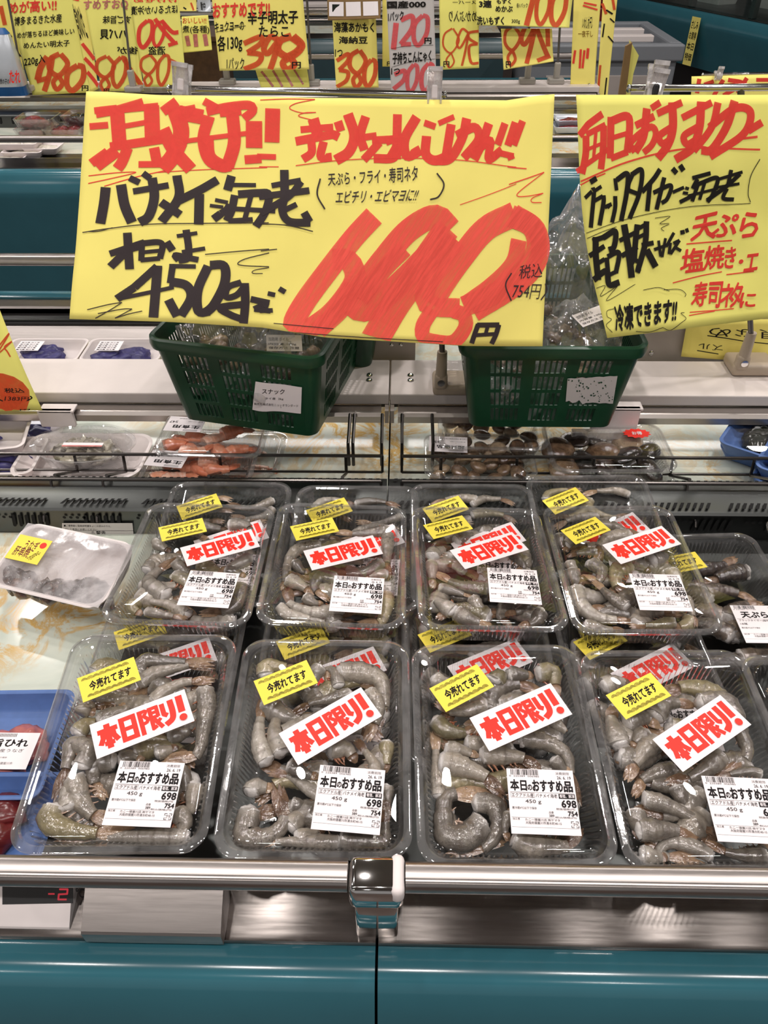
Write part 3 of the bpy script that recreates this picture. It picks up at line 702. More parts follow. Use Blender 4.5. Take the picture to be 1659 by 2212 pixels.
letters(t, 'black_lettering', S, 'ink_black', [("""
c60: 675,1185 665,1290 645,1418; c62: 765,1168 790,1300 835,1412; 40: 815,1125 875,1155; 40: 895,1095 940,1130
40: 838,1212 1050,1172; c58: 950,1125 965,1250 935,1370 880,1412
c56: 1100,1110 1110,1250 1010,1405; 52: 1005,1280 1120,1360; c52: 1345,1135 1240,1200 1100,1275; 58: 1235,1225 1230,1420
24: 1330,1262 1408,1278; 22: 1298,1298 1380,1308; 50: 1320,1385 1365,1350; c46: 1365,1350 1400,1325 1420,1290
54: 1430,1108 1405,1200; 26: 1400,1165 1580,1165; c48: 1450,1230 1430,1330 1400,1395; c50: 1470,1225 1600,1215 1660,1225 1640,1330 1580,1430
30: 1390,1315 1700,1330; 30: 1410,1395 1560,1385; 32: 1550,1230 1510,1390
c6: 540,1475 700,1450 1000,1420 1659,1405; c5: 575,1470 640,1466 720,1445
42: 705,1615 910,1540; 52: 808,1478 822,1715; 50: 800,1600 710,1700; 46: 830,1580 900,1560
36: 895,1540 890,1660; c38: 900,1545 1010,1545 1000,1645; 24: 890,1605 1000,1592; 30: 885,1655 1000,1642
46: 1040,1535 1075,1590; 24: 1100,1497 1222,1475; c44: 1155,1455 1170,1570 1165,1640 1110,1655; c38: 1110,1655 1090,1620 1180,1640 1230,1650; 26: 1130,1600 1270,1575
50: 985,1695 850,1835; 50: 850,1835 750,1912; 26: 755,1912 1085,1832; 58: 985,1690 968,2035
28: 1055,1692 1215,1694; 40: 1075,1695 1062,1805; c58: 1062,1795 1160,1820 1190,1900 1130,2022; 56: 1055,1915 1110,2025
c58: 1290,1690 1230,1850 1235,1990 1300,1990; c58: 1300,1685 1385,1690 1390,1800 1330,1940 1280,1998
c40: 1490,1795 1410,1830 1400,1895 1460,1880 1510,1820; c52: 1510,1800 1512,1930 1500,2068; c46: 1505,2045 1420,2010 1365,1965 1500,1940
42: 1545,1905 1659,1930; 40: 1640,1935 1565,1972; 34: 1565,1972 1665,1982
c6: 578,1985 700,1950 780,1935; c6: 780,1935 720,1980 625,2042; c6: 640,2010 780,1980 840,1978; c6: 840,1978 790,2010 740,2040; c6: 740,2040 820,2012 900,1992
c6: 1270,1615 1500,1590 1660,1575; c6: 1660,1600 1520,1640 1470,1670 1500,1685 1659,1690; c5: 1659,1695 1570,1715 1560,1735 1620,1735
""",) + S1, ("""
54: 128,1068 130,1210; 34: 48,1168 232,1132; 42: -30,1240 285,1196; c44: 235,1140 150,1240 -20,1345; c50: 130,1240 115,1330 160,1395 290,1400; 50: 285,1395 250,1335; 34: 205,1285 130,1322
c6: -30,1412 150,1420 305,1455; 30: 20,1865 65,1875; 34: 90,1832 128,1855; 34: -40,1930 25,1950; 30: -30,1982 50,1978
c6: -20,1588 80,1575; c5: 55,2065 240,2082 430,2098; c5: -40,2098 300,2135 1155,2182
c34: 1400,2060 1375,2130 1355,2192; 34: 1392,2066 1548,2064; c34: 1545,2062 1525,2130 1495,2195; 26: 1385,2135 1535,2125; 26: 1468,2068 1452,2130
c10: 355,1120 335,1220 382,1312; c10: 1118,1080 1165,1150 1130,1225 1072,1246
""",) + S2, ("""
c9: 0,1720 -40,1800 0,1905; c9: 240,1790 250,1840 210,1900
""",) + S3],
 [('天ぷら・フライ・寿司ネタ', q(S2, (405, 1085), (990, 1030), (990, 1130), (405, 1165)), 0.012), ('エビチリ・エビマヨに!!', q(S2, (460, 1195), (1005, 1175), (975, 1255), (450, 1275)), 0.012),
  ('税込', q(S3, (60, 1670), (225, 1650), (215, 1750), (50, 1760)), 0.0), ('754円', q(S3, (20, 1790), (215, 1795), (195, 1895), (0, 1890)), 0.005)])

def bend_right(u, v): return 0.010 * sin(u * 4 + 2.0) * (0.3 + v) + 0.0022 * noise.noise(Vector((u * 6, v * 5, 8))) + 0.006 * cos(v * 4.2)
pr_px = [(1241, 207), (1841, 205), (1905, 668), (1308, 728)]
def edge_right(u, v): return u + (1 - u) * (-0.030 * sin(pi * v) ** 1.2), v
t, S = sign('price_sign', 'yellow brush-written sign for black tiger shrimp, beside the huge 698 sign',
            pr_px, (1.02, 1.02, 0.93, 0.93), 'paper_lime', bend_right, 40, 24, edge=edge_right)
letters(t, 'red_lettering', S, 'ink_red', [("""
44: 605,722 500,785 435,850; c50: 482,850 478,960 448,1078; 36: 485,845 625,785; c48: 612,790 606,920 588,1050; 24: 555,830 535,985; 22: 480,935 600,895; 32: 408,1065 640,930
50: 665,740 655,985; c50: 665,765 770,735 795,780 775,950; 30: 660,865 780,835; 40: 660,985 780,945
44: 835,790 965,735; c54: 915,690 890,850 830,945; c42: 830,945 800,890 930,800 975,830 950,900 890,950; 40: 945,690 1005,655
42: 985,720 1150,655; c54: 1085,655 1090,800 1060,900 990,985; c44: 1080,800 1000,850 1020,895 1080,870
42: 1150,745 1345,655; c54: 1275,650 1265,800 1220,920 1110,992; c44: 1250,800 1165,850 1185,900 1250,870
c46: 1385,655 1345,800 1230,940; c52: 1490,645 1440,800 1350,930 1280,935; c48: 1330,800 1490,690 1590,710 1550,840 1340,975
46: 1665,770 1580,820; 14: 1525,868 1640,855; c11: 438,1125 800,1000 1200,925 1659,932; c9: 435,1148 520,1110 620,1075
c9: 1200,1525 1510,1505; c8: 1105,1785 1280,1745 1450,1715; c8: 1480,1735 1660,1715; c7: 1225,1990 1400,1980 1530,1970; c7: 1220,2012 1300,2000 1400,1985
""",) + S3], [('天', q(S3, (1250, 1350), (1420, 1310), (1400, 1490), (1225, 1510)), 0.035), ('ぷ', q(S3, (1385, 1345), (1555, 1320), (1535, 1475), (1350, 1490)), 0.03), ('ら', q(S3, (1570, 1325), (1690, 1310), (1670, 1490), (1550, 1490)), 0.03),
 ('塩', q(S3, (1175, 1560), (1330, 1545), (1325, 1705), (1150, 1725)), 0.03), ('焼', q(S3, (1335, 1540), (1470, 1530), (1460, 1690), (1320, 1705)), 0.03), ('き', q(S3, (1475, 1550), (1545, 1545), (1535, 1690), (1460, 1695)), 0.03), ('・', q(S3, (1560, 1635), (1590, 1630), (1590, 1660), (1560, 1665)), 0.03), ('エ', q(S3, (1610, 1600), (1690, 1590), (1680, 1705), (1590, 1720)), 0.03),
 ('寿', q(S3, (1260, 1785), (1360, 1775), (1340, 1945), (1230, 1960)), 0.03), ('司', q(S3, (1365, 1785), (1460, 1780), (1430, 1965), (1350, 1950)), 0.03), ('ネ', q(S3, (1445, 1800), (1545, 1795), (1520, 1955), (1430, 1965)), 0.03), ('タ', q(S3, (1520, 1790), (1595, 1785), (1570, 1960), (1490, 1965)), 0.03), ('に', q(S3, (1575, 1860), (1680, 1860), (1670, 1965), (1565, 1965)), 0.03)])
letters(t, 'black_lettering', S, 'ink_dark', [("""
26: 468,1228 520,1185; c32: 520,1178 535,1190 510,1415; 34: 508,1130 555,1105; 24: 545,1180 590,1155; 26: 528,1250 600,1215; c32: 605,1210 605,1260 575,1400
26: 615,1285 665,1265; 34: 640,1270 655,1285; c30: 690,1215 690,1290 668,1382; 26: 688,1105 700,1180; c34: 700,1115 775,1080 770,1200 735,1372
c28: 810,1085 785,1140 782,1185; c32: 800,1085 875,1058 860,1200 795,1358; 28: 785,1180 860,1205; c32: 1005,1050 960,1110 880,1190; 32: 935,1140 920,1310
c28: 960,1195 1080,1150 1060,1230 1020,1260; c30: 1035,1100 1010,1200 985,1300; 32: 1090,1045 1120,1075; 32: 1140,1025 1165,1060; 22: 1095,1192 1172,1162
20: 1180,1165 1205,1172; 20: 1165,1195 1200,1200; 26: 1145,1255 1240,1210; 26: 1225,1105 1345,1075; 28: 1260,1110 1230,1170; c26: 1270,1130 1230,1250; c28: 1270,1140 1390,1105 1370,1200 1335,1255; 18: 1200,1215 1400,1170; 22: 1310,1130 1280,1240
20: 1390,1115 1555,1068; 26: 1480,1055 1465,1150; c28: 1540,1080 1450,1160 1330,1245; 18: 1380,1165 1540,1140; c26: 1460,1170 1440,1230 1510,1240
c4: 475,1450 800,1355 1200,1285 1620,1265; c4: 480,1485 600,1440 700,1410
c46: 545,1475 545,1600 560,1760; 34: 495,1600 610,1535; 34: 520,1500 610,1475; 30: 555,1650 610,1620; c42: 525,1760 620,1700 640,1790 715,1775; c40: 600,1480 690,1440 680,1540 640,1560; c34: 625,1610 635,1740; c34: 630,1605 715,1580 690,1715; 28: 630,1730 690,1705
c48: 755,1395 785,1560 805,1745; 30: 720,1500 830,1450; 34: 735,1600 850,1540; c40: 850,1395 835,1520 825,1640; 26: 830,1490 910,1455; 28: 860,1420 910,1395; 30: 820,1625 850,1635
c40: 915,1375 905,1520 850,1700; 32: 880,1530 965,1515; 46: 915,1560 980,1675; 30: 835,1690 870,1705; 24: 800,1640 825,1650
22: 968,1560 1062,1530; 20: 1000,1500 1015,1605; 20: 1050,1485 1025,1610; 22: 1110,1450 1055,1540; 22: 1085,1515 1075,1590; 22: 1105,1520 1150,1500; 22: 1150,1500 1085,1590; 22: 1125,1550 1160,1570; 28: 1155,1450 1185,1445; 28: 1190,1440 1212,1432
c4: 975,1355 1080,1345 1010,1390 1075,1390; c4: 1075,1395 1020,1420 1040,1440; c4: 545,1815 610,1800 575,1870 700,1800; c4: 700,1800 620,1900 830,1790; c4: 890,1830 1000,1815 1080,1840; c4: 1040,1830 1150,1830 1195,1860 1190,1880
c4: 670,1955 620,1970 620,2010 650,2030 610,2070 655,2120; c4: 830,2115 930,2120 1025,2090; c4: 1025,2090 1080,2110 1160,2060 1195,2030 1160,1995 1185,1990
c5: 1659,990 1610,1090 1600,1200 1618,1258
""",) + S3], [('冷凍できます!!', q(S3, (670, 1930), (1140, 1885), (1120, 2055), (680, 2120)), 0.05)])

def bend_left(u, v): return 0.014 * v * v * (u - 0.4) + 0.006 * sin(v * 3)
t, S = sign('price_sign', 'yellow sign with 383 yen tax note, reaching the shelf at the picture edge',
            [(-280, 640), (-12, 640), (97, 882), (-290, 898)], (1.03, 1.03, 0.985, 0.985), 'paper_lime', bend_left, 20, 14)
letters(t, 'red_lettering', S, 'ink_orange', ["c56: -120,850 -60,812 0,806 36,832 36,880; c50: 36,832 24,856 6,876; c3: -30,750 14,698 -8,735 20,712; c3: 20,712 6,722 12,732 18,742"], [])
letters(t, 'black_lettering', S, 'ink_dark', ["c3: 0,830 2,845 12,853; c3: 66,838 70,844 62,852"], [('税込', q((0, 640, 2.9625), (30, 520), (150, 520), (160, 560), (40, 560)), 0.02), ('1383円', q((0, 640, 2.9625), (45, 585), (190, 595), (190, 630), (45, 630)), 0.01), ('円', q((0, 640, 2.9625), (150, 705), (212, 703), (210, 722), (152, 722)), 0.02)])

t, S = sign('price_sign', 'yellow sign with upside-down brush text, behind the stand base at the right shelf',
            [(1485, 690), (1760, 690), (1760, 788), (1471, 770)], (1.16, 1.16, 1.155, 1.155), 'paper_yellow', lambda u, v: 0.002 * sin(u * 6), 16, 8)
letters(t, 'black_lettering', S, 'ink_dark', ["c2: 1520,722 1560,728 1600,735 1659,742; c2: 1500,755 1540,762"], [('貝なめ', q((1100, 640, 2.9678), (1700, 270), (1250, 250), (1260, 190), (1700, 215)), 0.0), ('ズル', q((1100, 640, 2.9678), (1340, 345), (1190, 330), (1200, 290), (1330, 305)), 0.0)])
t, S = sign('price_sign', 'yellow sign with red brush writing, clipped on the bar far behind the black tiger sign',
            [(1494, 165), (1790, 158), (1790, 300), (1490, 300)], (1.9, 1.9, 1.88, 1.88), 'paper_yellow', None, 10, 6)
letters(t, 'red_lettering', S, 'ink_red', ["c9: 1510,170 1505,200; 8: 1500,190 1610,180; 8: 1520,182 1540,175; 9: 1560,172 1540,205; c9: 1570,172 1600,180 1560,205; 9: 1610,168 1590,200; 8: 1630,172 1659,172"])

# ------------------------------------------------------------------ stands, bars and clips that carry the signs
def clip(label, px0, px1, wpx, Y, dark=False):
    """clear plastic clip from the bar (px0) down to the paper (px1)"""
    a, c = at_y(*px0, Y - 0.012), at_y(*px1, Y - 0.022)
    t = thing('sign_clip', label, 'clip', 'clear sign clips')
    z = (c - a); L = z.length; zd = -z.normalized(); xd = Vector((1, 0, 0)); xd = (xd - zd * xd.dot(zd)).normalized(); yd = zd.cross(xd)
    m = Matrix((xd, yd, zd)).transposed().to_4x4(); m.translation = (a + c) / 2; t.matrix_world = m
    wd = wpx / FPX * ((a + c) / 2 - CAM).dot(FWD)
    for s, nm in ((-1, 'front_jaw'), (1, 'rear_jaw')):
        b = MB(); prof = []
        for zz, yy in ((L / 2, 0.011), (L * 0.2, 0.006), (0, 0.0035), (-L * 0.25, 0.0055), (-L / 2, 0.002)):
            prof.append((yy * s, zz))
        pr = prof + [(y + 0.0022 * s, zz) for y, zz in prof[::-1]]
        b.extrude_x(pr, -wd / 2, wd / 2)
        for e in (-wd / 2, wd / 2 - 0.002):
            b.extrude_x([(y + 0.0012 * s, zz) for y, zz in pr], e, e + 0.002)
        b.box((-wd / 2, min(0.0095 * s, 0.0145 * s), L / 2 - 0.004), (wd / 2, max(0.0095 * s, 0.0145 * s), L / 2 + 0.001)); o = obj(nm, b, 'acrylic', t)
    b = MB(); b.rbox((-wd * 0.22, -0.008, -L * 0.18), (wd * 0.22, 0.008, L * 0.14), 0.002); o = obj('spring', b, 'black_rubber' if dark else 'foam_white', t)
    b = MB(); b.tube([(-wd / 2 - 0.001, 0, L * 0.05), (wd / 2 + 0.001, 0, L * 0.05)], 0.0022, 8); obj('pivot', b, 'acrylic', t)
    return t
def bar(name, label, p0, p1, Y, r=0.0042, mat='chrome', cat='sign bar'):
    a, c = at_y(*p0, Y), at_y(*p1, Y); t = thing(name, label, cat)
    b = MB(); b.tube([a, c], r, 12); obj('tube', b, mat, t, smooth=True)
    for e, s in ((a, -1), (c, 1)):
        b = MB(); b.ellipsoid(e + Vector((0.002 * s, 0, 0)), 0.003, r * 1.15, r * 1.15, 10, 6); obj('end_cap', b, 'chrome', t, smooth=True)
    return t
BY = 1.045
bar('sign_bar', 'chrome bar carrying the huge 698 sign', (368, 192), (957, 206), BY)
bar('sign_bar', 'chrome bar carrying the black tiger shrimp sign', (1362, 191), (1850, 187), BY)
clip('clear clip on the upper edge of the 698 sign, near the chrome bar\'s free end', (394, 138), (392, 224), 34, BY)
clip('clear clip on the 698 sign above its upright', (940, 146), (937, 246), 31, BY)
clip('clear clip with a black spring on the black tiger shrimp sign', (1424, 152), (1403, 234), 33, BY, True)
clip('clear clip hanging behind the black-sprung clip, without a sign', (1424, 137), (1412, 200), 32, BY + 0.02)
clip('small clear clip on the distant yellow sign with red writing', (1554, 150), (1551, 172), 12, 1.9)
bar('sign_bar', 'thin chrome bar of the distant yellow sign behind the black tiger sign', (1520, 161), (1800, 157), 1.905, 0.003)
def stand(label, base_px, top, Yb, lean=0, color='ivory_plastic', w=0.07, d=0.052):
    p = at_z(*base_px, 0.8685); t = thing('sign_stand', label, 'sign stand', None, Matrix.Translation(p))
    b = MB(); b.rbox((-0.012, -d / 2, 0), (w - 0.012, d / 2, 0.019), 0.006, 0, 3); obj('base', b, color, t, smooth=True)
    b = MB(); b.rbox((-0.010, -d / 2 - 0.003, 0.012), (0.010, -d / 2 + 0.016, 0.038), 0.006, 0, 3); b.tube([(0, -d / 2 + 0.006, 0.03), (0, -d / 2 + 0.006, 0.075)], [0.009, 0.0075], 14); obj('joint', b, color, t, smooth=True)
    b = MB(); b.tube([(0, -d / 2 - 0.0045, 0.026), (0, -d / 2 - 0.002, 0.026)], 0.0055, 14); obj('screw', b, 'chrome', t, smooth=True)
    b = MB(); tp = top - p; b.tube([(0, -d / 2 + 0.006, 0.07), tp], 0.0042, 10); obj('pole', b, 'pole_grey', t, smooth=True)
    return t
stand('ivory sign stand carrying the chrome bar of the 698 sign, on the white shelf', (950, 838), at_y(945, 206, BY), 1.05)
stand('ivory sign stand under the black tiger sign, on the white shelf', (1585, 797), at_y(1600, 190, BY), 1.07)

# ================================================================== green baskets on the white shelf
def basket_mesh():
    """slotted tapered basket, front towards -y; 245 x 320 x 137 mm"""
    W0, L0, W1, L1, H = 0.208, 0.282, 0.245, 0.32, 0.137
    def wall(a0, a1, b0, b1, groups, ncol, blank):
        b = MB(); nrm = (Vector(a1) - Vector(a0)).cross(Vector(b0) - Vector(a0)).normalized()
        P = lambda u, v, e: Vector(a0).lerp(Vector(a1), u).lerp(Vector(b0).lerp(Vector(b1), u), v) + nrm * e
        us = [0.0]; hole = []; x = 0.085
        total = 1 - 0.17; gw = (total - blank * (groups - 1)) / groups; cw = gw / ncol
        us.append(x); hole.append(False)
        for g_ in range(groups):
            for c in range(ncol):
                us.append(x + cw * 0.68); hole.append(True); us.append(x + cw); hole.append(False); x += cw
            if g_ < groups - 1: x += blank; us.append(x); hole.append(False)
        us.append(1.0); hole.append(False)
        vs_ = [0, 0.09, 0.255, 0.295, 0.46, 0.50, 0.665, 0.705, 0.86, 1.0]; vh = [False, True] * 4 + [False]
        T = 0.0022; nu, nv = len(us), len(vs_)
        V = []
        for e in (0, -T):
            for v in vs_:
                for u in us: V.append(P(u, v, e))
        idx = lambda k, i, j: k * nu * nv + j * nu + i
        F = []; H_ = lambda i, j: 0 <= i < nu - 1 and 0 <= j < nv - 1 and hole[i] and vh[j]
        for j in range(nv - 1):
            for i in range(nu - 1):
                if H_(i, j):
                    q4 = [(i, j), (i + 1, j), (i + 1, j + 1), (i, j + 1)]
                    for a in range(4):
                        p_, r_ = q4[a], q4[(a + 1) % 4]; F.append((idx(0, *p_), idx(1, *p_), idx(1, *r_), idx(0, *r_)))
                else:
                    F.append((idx(0, i, j), idx(0, i + 1, j), idx(0, i + 1, j + 1), idx(0, i, j + 1)))
                    F.append((idx(1, i, j), idx(1, i, j + 1), idx(1, i + 1, j + 1), idx(1, i + 1, j)))
        b.add(V, F); return b
    w0, l0, w1, l1 = W0 / 2, L0 / 2, W1 / 2, L1 / 2; c0, c1 = 0.016, 0.019
    c = lambda x, y, z: (x, y, z)
    parts = {}
    parts['front_wall'] = wall(c(-w0 + c0, -l0, 0), c(w0 - c0, -l0, 0), c(-w1 + c1, -l1, H), c(w1 - c1, -l1, H), 3, 6, 0.075)
    parts['rear_wall'] = wall(c(w0 - c0, l0, 0), c(-w0 + c0, l0, 0), c(w1 - c1, l1, H), c(-w1 + c1, l1, H), 3, 6, 0.075)
    parts['side_wall'] = wall(c(w0, -l0 + c0, 0), c(w0, l0 - c0, 0), c(w1, -l1 + c1, H), c(w1, l1 - c1, H), 3, 9, 0.07)
    parts['side_wall.'] = wall(c(-w0, l0 - c0, 0), c(-w0, -l0 + c0, 0), c(-w1, l1 - c1, H), c(-w1, -l1 + c1, H), 3, 9, 0.07)
    fr = MB()
    lo = rrect(W0, L0, c0, 5); hi = rrect(W1, L1, c1, 5); n = len(lo)
    for q4 in range(4):      # rounded corner walls
        a = q4 * 6
        for e in (0.0, -0.0022):
            L_ = [Vector((lo[a + k][0], lo[a + k][1], 0)) for k in range(6)]; U_ = [Vector((hi[a + k][0], hi[a + k][1], H)) for k in range(6)]
            nn = [Vector((p.x, p.y, 0)).normalized() * e for p in U_]
            fr.loft([[l + m for l, m in zip(L_, nn)], [u + m for u, m in zip(U_, nn)]], closed=False)
        parts['corner_post' + '.' * q4] = fr; fr = MB()
    rim = []
    for dx, dz in ((-0.003, H - 0.012), (0.004, H - 0.013), (0.0055, H - 0.006), (0.0045, H + 0.002), (0.001, H + 0.004), (-0.003, H + 0.003), (-0.003, H - 0.012)):
        rim.append([(x, y, dz) for x, y in rrect(W1 + 2 * dx, L1 + 2 * dx, c1 + dx, 5)])
    parts['rim'] = MB(); parts['rim'].loft(rim)
    fl = MB(); fl.loft([[(x, y, 0.0) for x, y in lo], [(x, y, 0.003) for x, y in lo]], True, True)
    parts['floor_panel'] = fl
    return parts
BASKET = None
def basket(label, mat):
    global BASKET
    t = thing('basket', label, 'basket', 'green slotted baskets', mat)
    if BASKET is None:
        BASKET = {k: v.mesh(k.rstrip('.'), 'green_basket', True, 35) for k, v in basket_mesh().items()}
    for k, me in BASKET.items(): link(k.rstrip('.'), me, t)
    return t
bz = 0.8685
pa = at_z(1010, 912, bz + 0.008); pb = at_z(1328, 914, bz + 0.008)
mid = (pa + pb) / 2; ang = atan2((pb - pa).y, (pb - pa).x)
def basket_at(front_mid, a): return Matrix.Translation(front_mid) @ Matrix.Rotation(a, 4, 'Z') @ Matrix.Translation((0, 0.141, 0.0005))
MB_R = basket_at(Vector((mid.x, mid.y, bz)), ang)
br_ = basket('green slotted basket with a torn blank label, below the gap between the two big signs', MB_R)
pa = at_z(413, 895, bz + 0.008); pb = at_z(662, 935, bz + 0.008); mid = (pa + pb) / 2
MB_L = basket_at(Vector((mid.x, mid.y, bz)), radians(-13))
bl_ = basket('green slotted basket with a printed snack label, below the words 450g', MB_L)
MB_B = basket_at(at_z(690, 800, bz) + Vector((-0.02, 0.02, 0)), radians(-6))
basket('green slotted basket half hidden behind the basket with the snack label', Matrix.Translation((0.0, 0.0, 0.0)) @ MB_B)
def wall_label(bt, px, mat, name, writing=None, Wm=0.208, torn=False):
    # lies on the front wall of the basket
    m = MB_L if bt is bl_ else MB_R
    n = (m.to_3x3() @ Vector((0, -0.137, -0.019))).normalized(); o = m @ Vector((0, -0.1415, 0)) + n * 0.0012
    class B_:
        k = 0
        def pt(s, x, y, e): return at_plane(x, y, o + n * (e - 0.0002), n)
    S = B_(); b = MB(); inv = m.inverted()
    (x0, y0), (x1, y1), (x2, y2), (x3, y3) = px
    top = []; bot = []
    N = 14
    for i in range(N + 1):
        u = i / N; tx, ty = x0 + (x1 - x0) * u, y0 + (y1 - y0) * u; bx, by = x3 + (x2 - x3) * u, y3 + (y2 - y3) * u
        j = (noise.noise(Vector((u * 9, 1, 1))) * 7 if torn else 1.2 * sin(u * 8))
        top.append(inv @ S.pt(tx, ty + j * 0.5, 0)); bot.append(inv @ S.pt(bx, by + j * (0.6 if u > 0.4 else 2.0), 0))
    b.loft([top, bot], closed=False); o1 = obj(name, b, mat, bt); o1['label'] = 'white paper label'
    if writing:
        b = MB()
        for wr in writing:
            k0 = len(b.v); text(b, S, *wr)
            for k in range(k0, len(b.v)): b.v[k] = tuple(inv @ Vector(b.v[k]))
        obj('label_print', b, 'print_black', o1)
    if torn:
        b = MB(); rr = random.Random(3)
        for k in range(60):
            u, v = rr.random(), rr.random()
            x = x0 + (x1 - x0) * u; y = y0 + (y3 - y0) * v; r = rr.uniform(0.5, 2.2)
            b.add([inv @ S.pt(x + r * cos(a * 1.1) * rr.uniform(0.5, 1.5), y + r * sin(a * 1.1), 0.0004) for a in range(6)], [tuple(range(6))])
        obj('torn_spots', b, 'paper_grey' if False else 'green_basket', o1)
wall_label(bl_, [(552, 824), (652, 836), (650, 893), (545, 885)], 'paper_white', 'paper_label', [
    ('スナック', ((566, 840), (615, 841), (614, 852), (566, 851)), 0.01), ('タイ産  2kg', ((572, 858), (612, 859), (612, 865), (572, 864)), 0.0), ('販売元:株式会社ニューオランダード', ((549, 870), (644, 874), (644, 880), (549, 875)), 0.0)])
wall_label(br_, [(1226, 818), (1334, 812), (1324, 872), (1222, 868)], 'paper_grey', 'paper_label', None, torn=True)

# crumpled clear bags with whelks inside
def film_blob(rx, ry, rz, seed, sub=4, amp=0.35, peak=0.0):
    bm = bmesh.new(); bmesh.ops.create_icosphere(bm, subdivisions=sub, radius=1.0)
    for v in bm.verts:
        d = v.co.normalized(); k = 1 + amp * (abs(noise.noise(d * 2.2 + Vector((seed, 0, 0)))) * 1.3 - 0.3) + amp * 0.5 * abs(noise.noise(d * 5.5 + Vector((0, seed, 0))))
        z = d.z * rz * k
        if peak and d.z > 0.3: z += peak * max(0, noise.noise(Vector((d.x * 2.5 + seed, d.y * 2.5, 0))) + 0.25)
        v.co = Vector((d.x * rx * k, d.y * ry * k, z))
    bm.verts.index_update(); b = MB(); b.add([v.co[:] for v in bm.verts], [[v.index for v in f.verts] for f in bm.faces]); bm.free(); return b
WHELK = None
def whelk_mesh():
    b = MB(); n = 60; L = []; 
    for i in range(14):
        u = i / 13; r = 0.0125 * (sin(pi * min(1, u * 1.1 + 0.05)) ** 0.7) * (1 - 0.75 * u) + 0.0006; r *= 1 + 0.12 * sin(u * 24)
        L.append([(r * cos(2 * pi * k / 12), r * sin(2 * pi * k / 12), 0.034 * u) for k in range(12)])
    b.loft(L, True, True); b.attr = {'along': [0.5] * len(b.v), 'edge': [0.25 + 0.25 * sin(v[2] * 900) for v in b.v]}
    return b.mesh('whelk', 'clam_shell', True)
def bag(label, parent_mat, pos, size, seed, n=9, peak=0.0, slip=None):
    global WHELK
    if WHELK is None: WHELK = whelk_mesh()
    t = thing('snack_bag', label, 'bag', 'clear bags in the green baskets', parent_mat @ Matrix.Translation(pos))
    obj('film', film_blob(*size, seed, peak=peak), 'bag_film', t, smooth=True, angle=180)
    rr = random.Random(seed)
    for k in range(n):
        a = rr.uniform(0, 6.28); r = sqrt(rr.random()) * 0.62
        link('whelk', WHELK, t, TR(size[0] * r * cos(a), size[1] * r * sin(a), rr.uniform(-0.5, 0.15) * size[2], rr.uniform(1, 2), rr.uniform(-1, 1), rr.uniform(0, 6)))
    if slip:
        b = MB(); S = Flat(48, 26); quad(b, S, 0, 0, 48, 26, 0); o = obj('paper_slip', b, 'paper_white', t, slip)
        b = MB(); text(b, S, '加熱用 ボイル', (3, 4, 30, 10)); text(b, S, '内容量 100g', (3, 13, 40, 17)); text(b, S, '保存方法 冷蔵', (3, 19, 44, 23)); obj('slip_print', b, 'print_black', o)
    return t
bag('clear bag of whelks filling the snack basket on its outer side', MB_L, (-0.055, -0.06, 0.085), (0.055, 0.085, 0.075), 3, 10, 0.03)
bag('clear bag of whelks in the snack basket, tall crumpled top', MB_L, (0.045, -0.07, 0.085), (0.055, 0.075, 0.075), 8, 10, 0.05, TR(0.018, -0.055, 0.052, 0.5, 0.1, 0.4))
bag('clear bag of whelks at the rear of the snack basket', MB_L, (-0.01, 0.075, 0.085), (0.085, 0.06, 0.08), 12, 8, 0.03)
bag('clear bag of whelks in the torn-label basket, flat and close to its rim', MB_R, (-0.055, -0.08, 0.080), (0.055, 0.07, 0.062), 21, 10, 0.01)
bag('clear bag in the torn-label basket with a white paper slip on top', MB_R, (0.055, -0.075, 0.085), (0.055, 0.07, 0.065), 25, 10, 0.02, TR(0.0, -0.03, 0.073, 0.25, -0.1, 0.5))
bag('clear bag in the torn-label basket whose crumpled peak stands up between the two big signs', MB_R, (0.03, 0.045, 0.10), (0.075, 0.055, 0.085), 31, 9, 0.07)

# price holders on the rail
for lab, px, nm in (('small white plate holder clipped on the price rail near the oyster pack', ((80, 885), (166, 920)), 'a'), ('white plate holder on the price rail under the torn-label basket', ((1283, 880), (1374, 926)), 'b')):
    a, c = at_y(*px[0], 1.012), at_y(*px[1], 1.012)
    t = thing('price_holder', lab, 'price holder')
    b = MB(); b.rbox((a.x, 1.008, c.z), (c.x, 1.0165, a.z), 0.0015); b.rbox((a.x + 0.003, 1.008, a.z - 0.004), (c.x + 0.003, 1.03, a.z), 0.001); obj('plate', b, 'foam_white', t)
    if nm == 'b':
        b = MB(); b.rbox((a.x - 0.03, 0.995, c.z - 0.009), (c.x + 0.006, 1.006, c.z + 0.004), 0.001); b.box(((a.x + c.x) / 2 - 0.01, 0.998, c.z - 0.03), ((a.x + c.x) / 2 + 0.014, 1.001, c.z - 0.008)); obj('clear_pocket', b, 'acrylic', t)

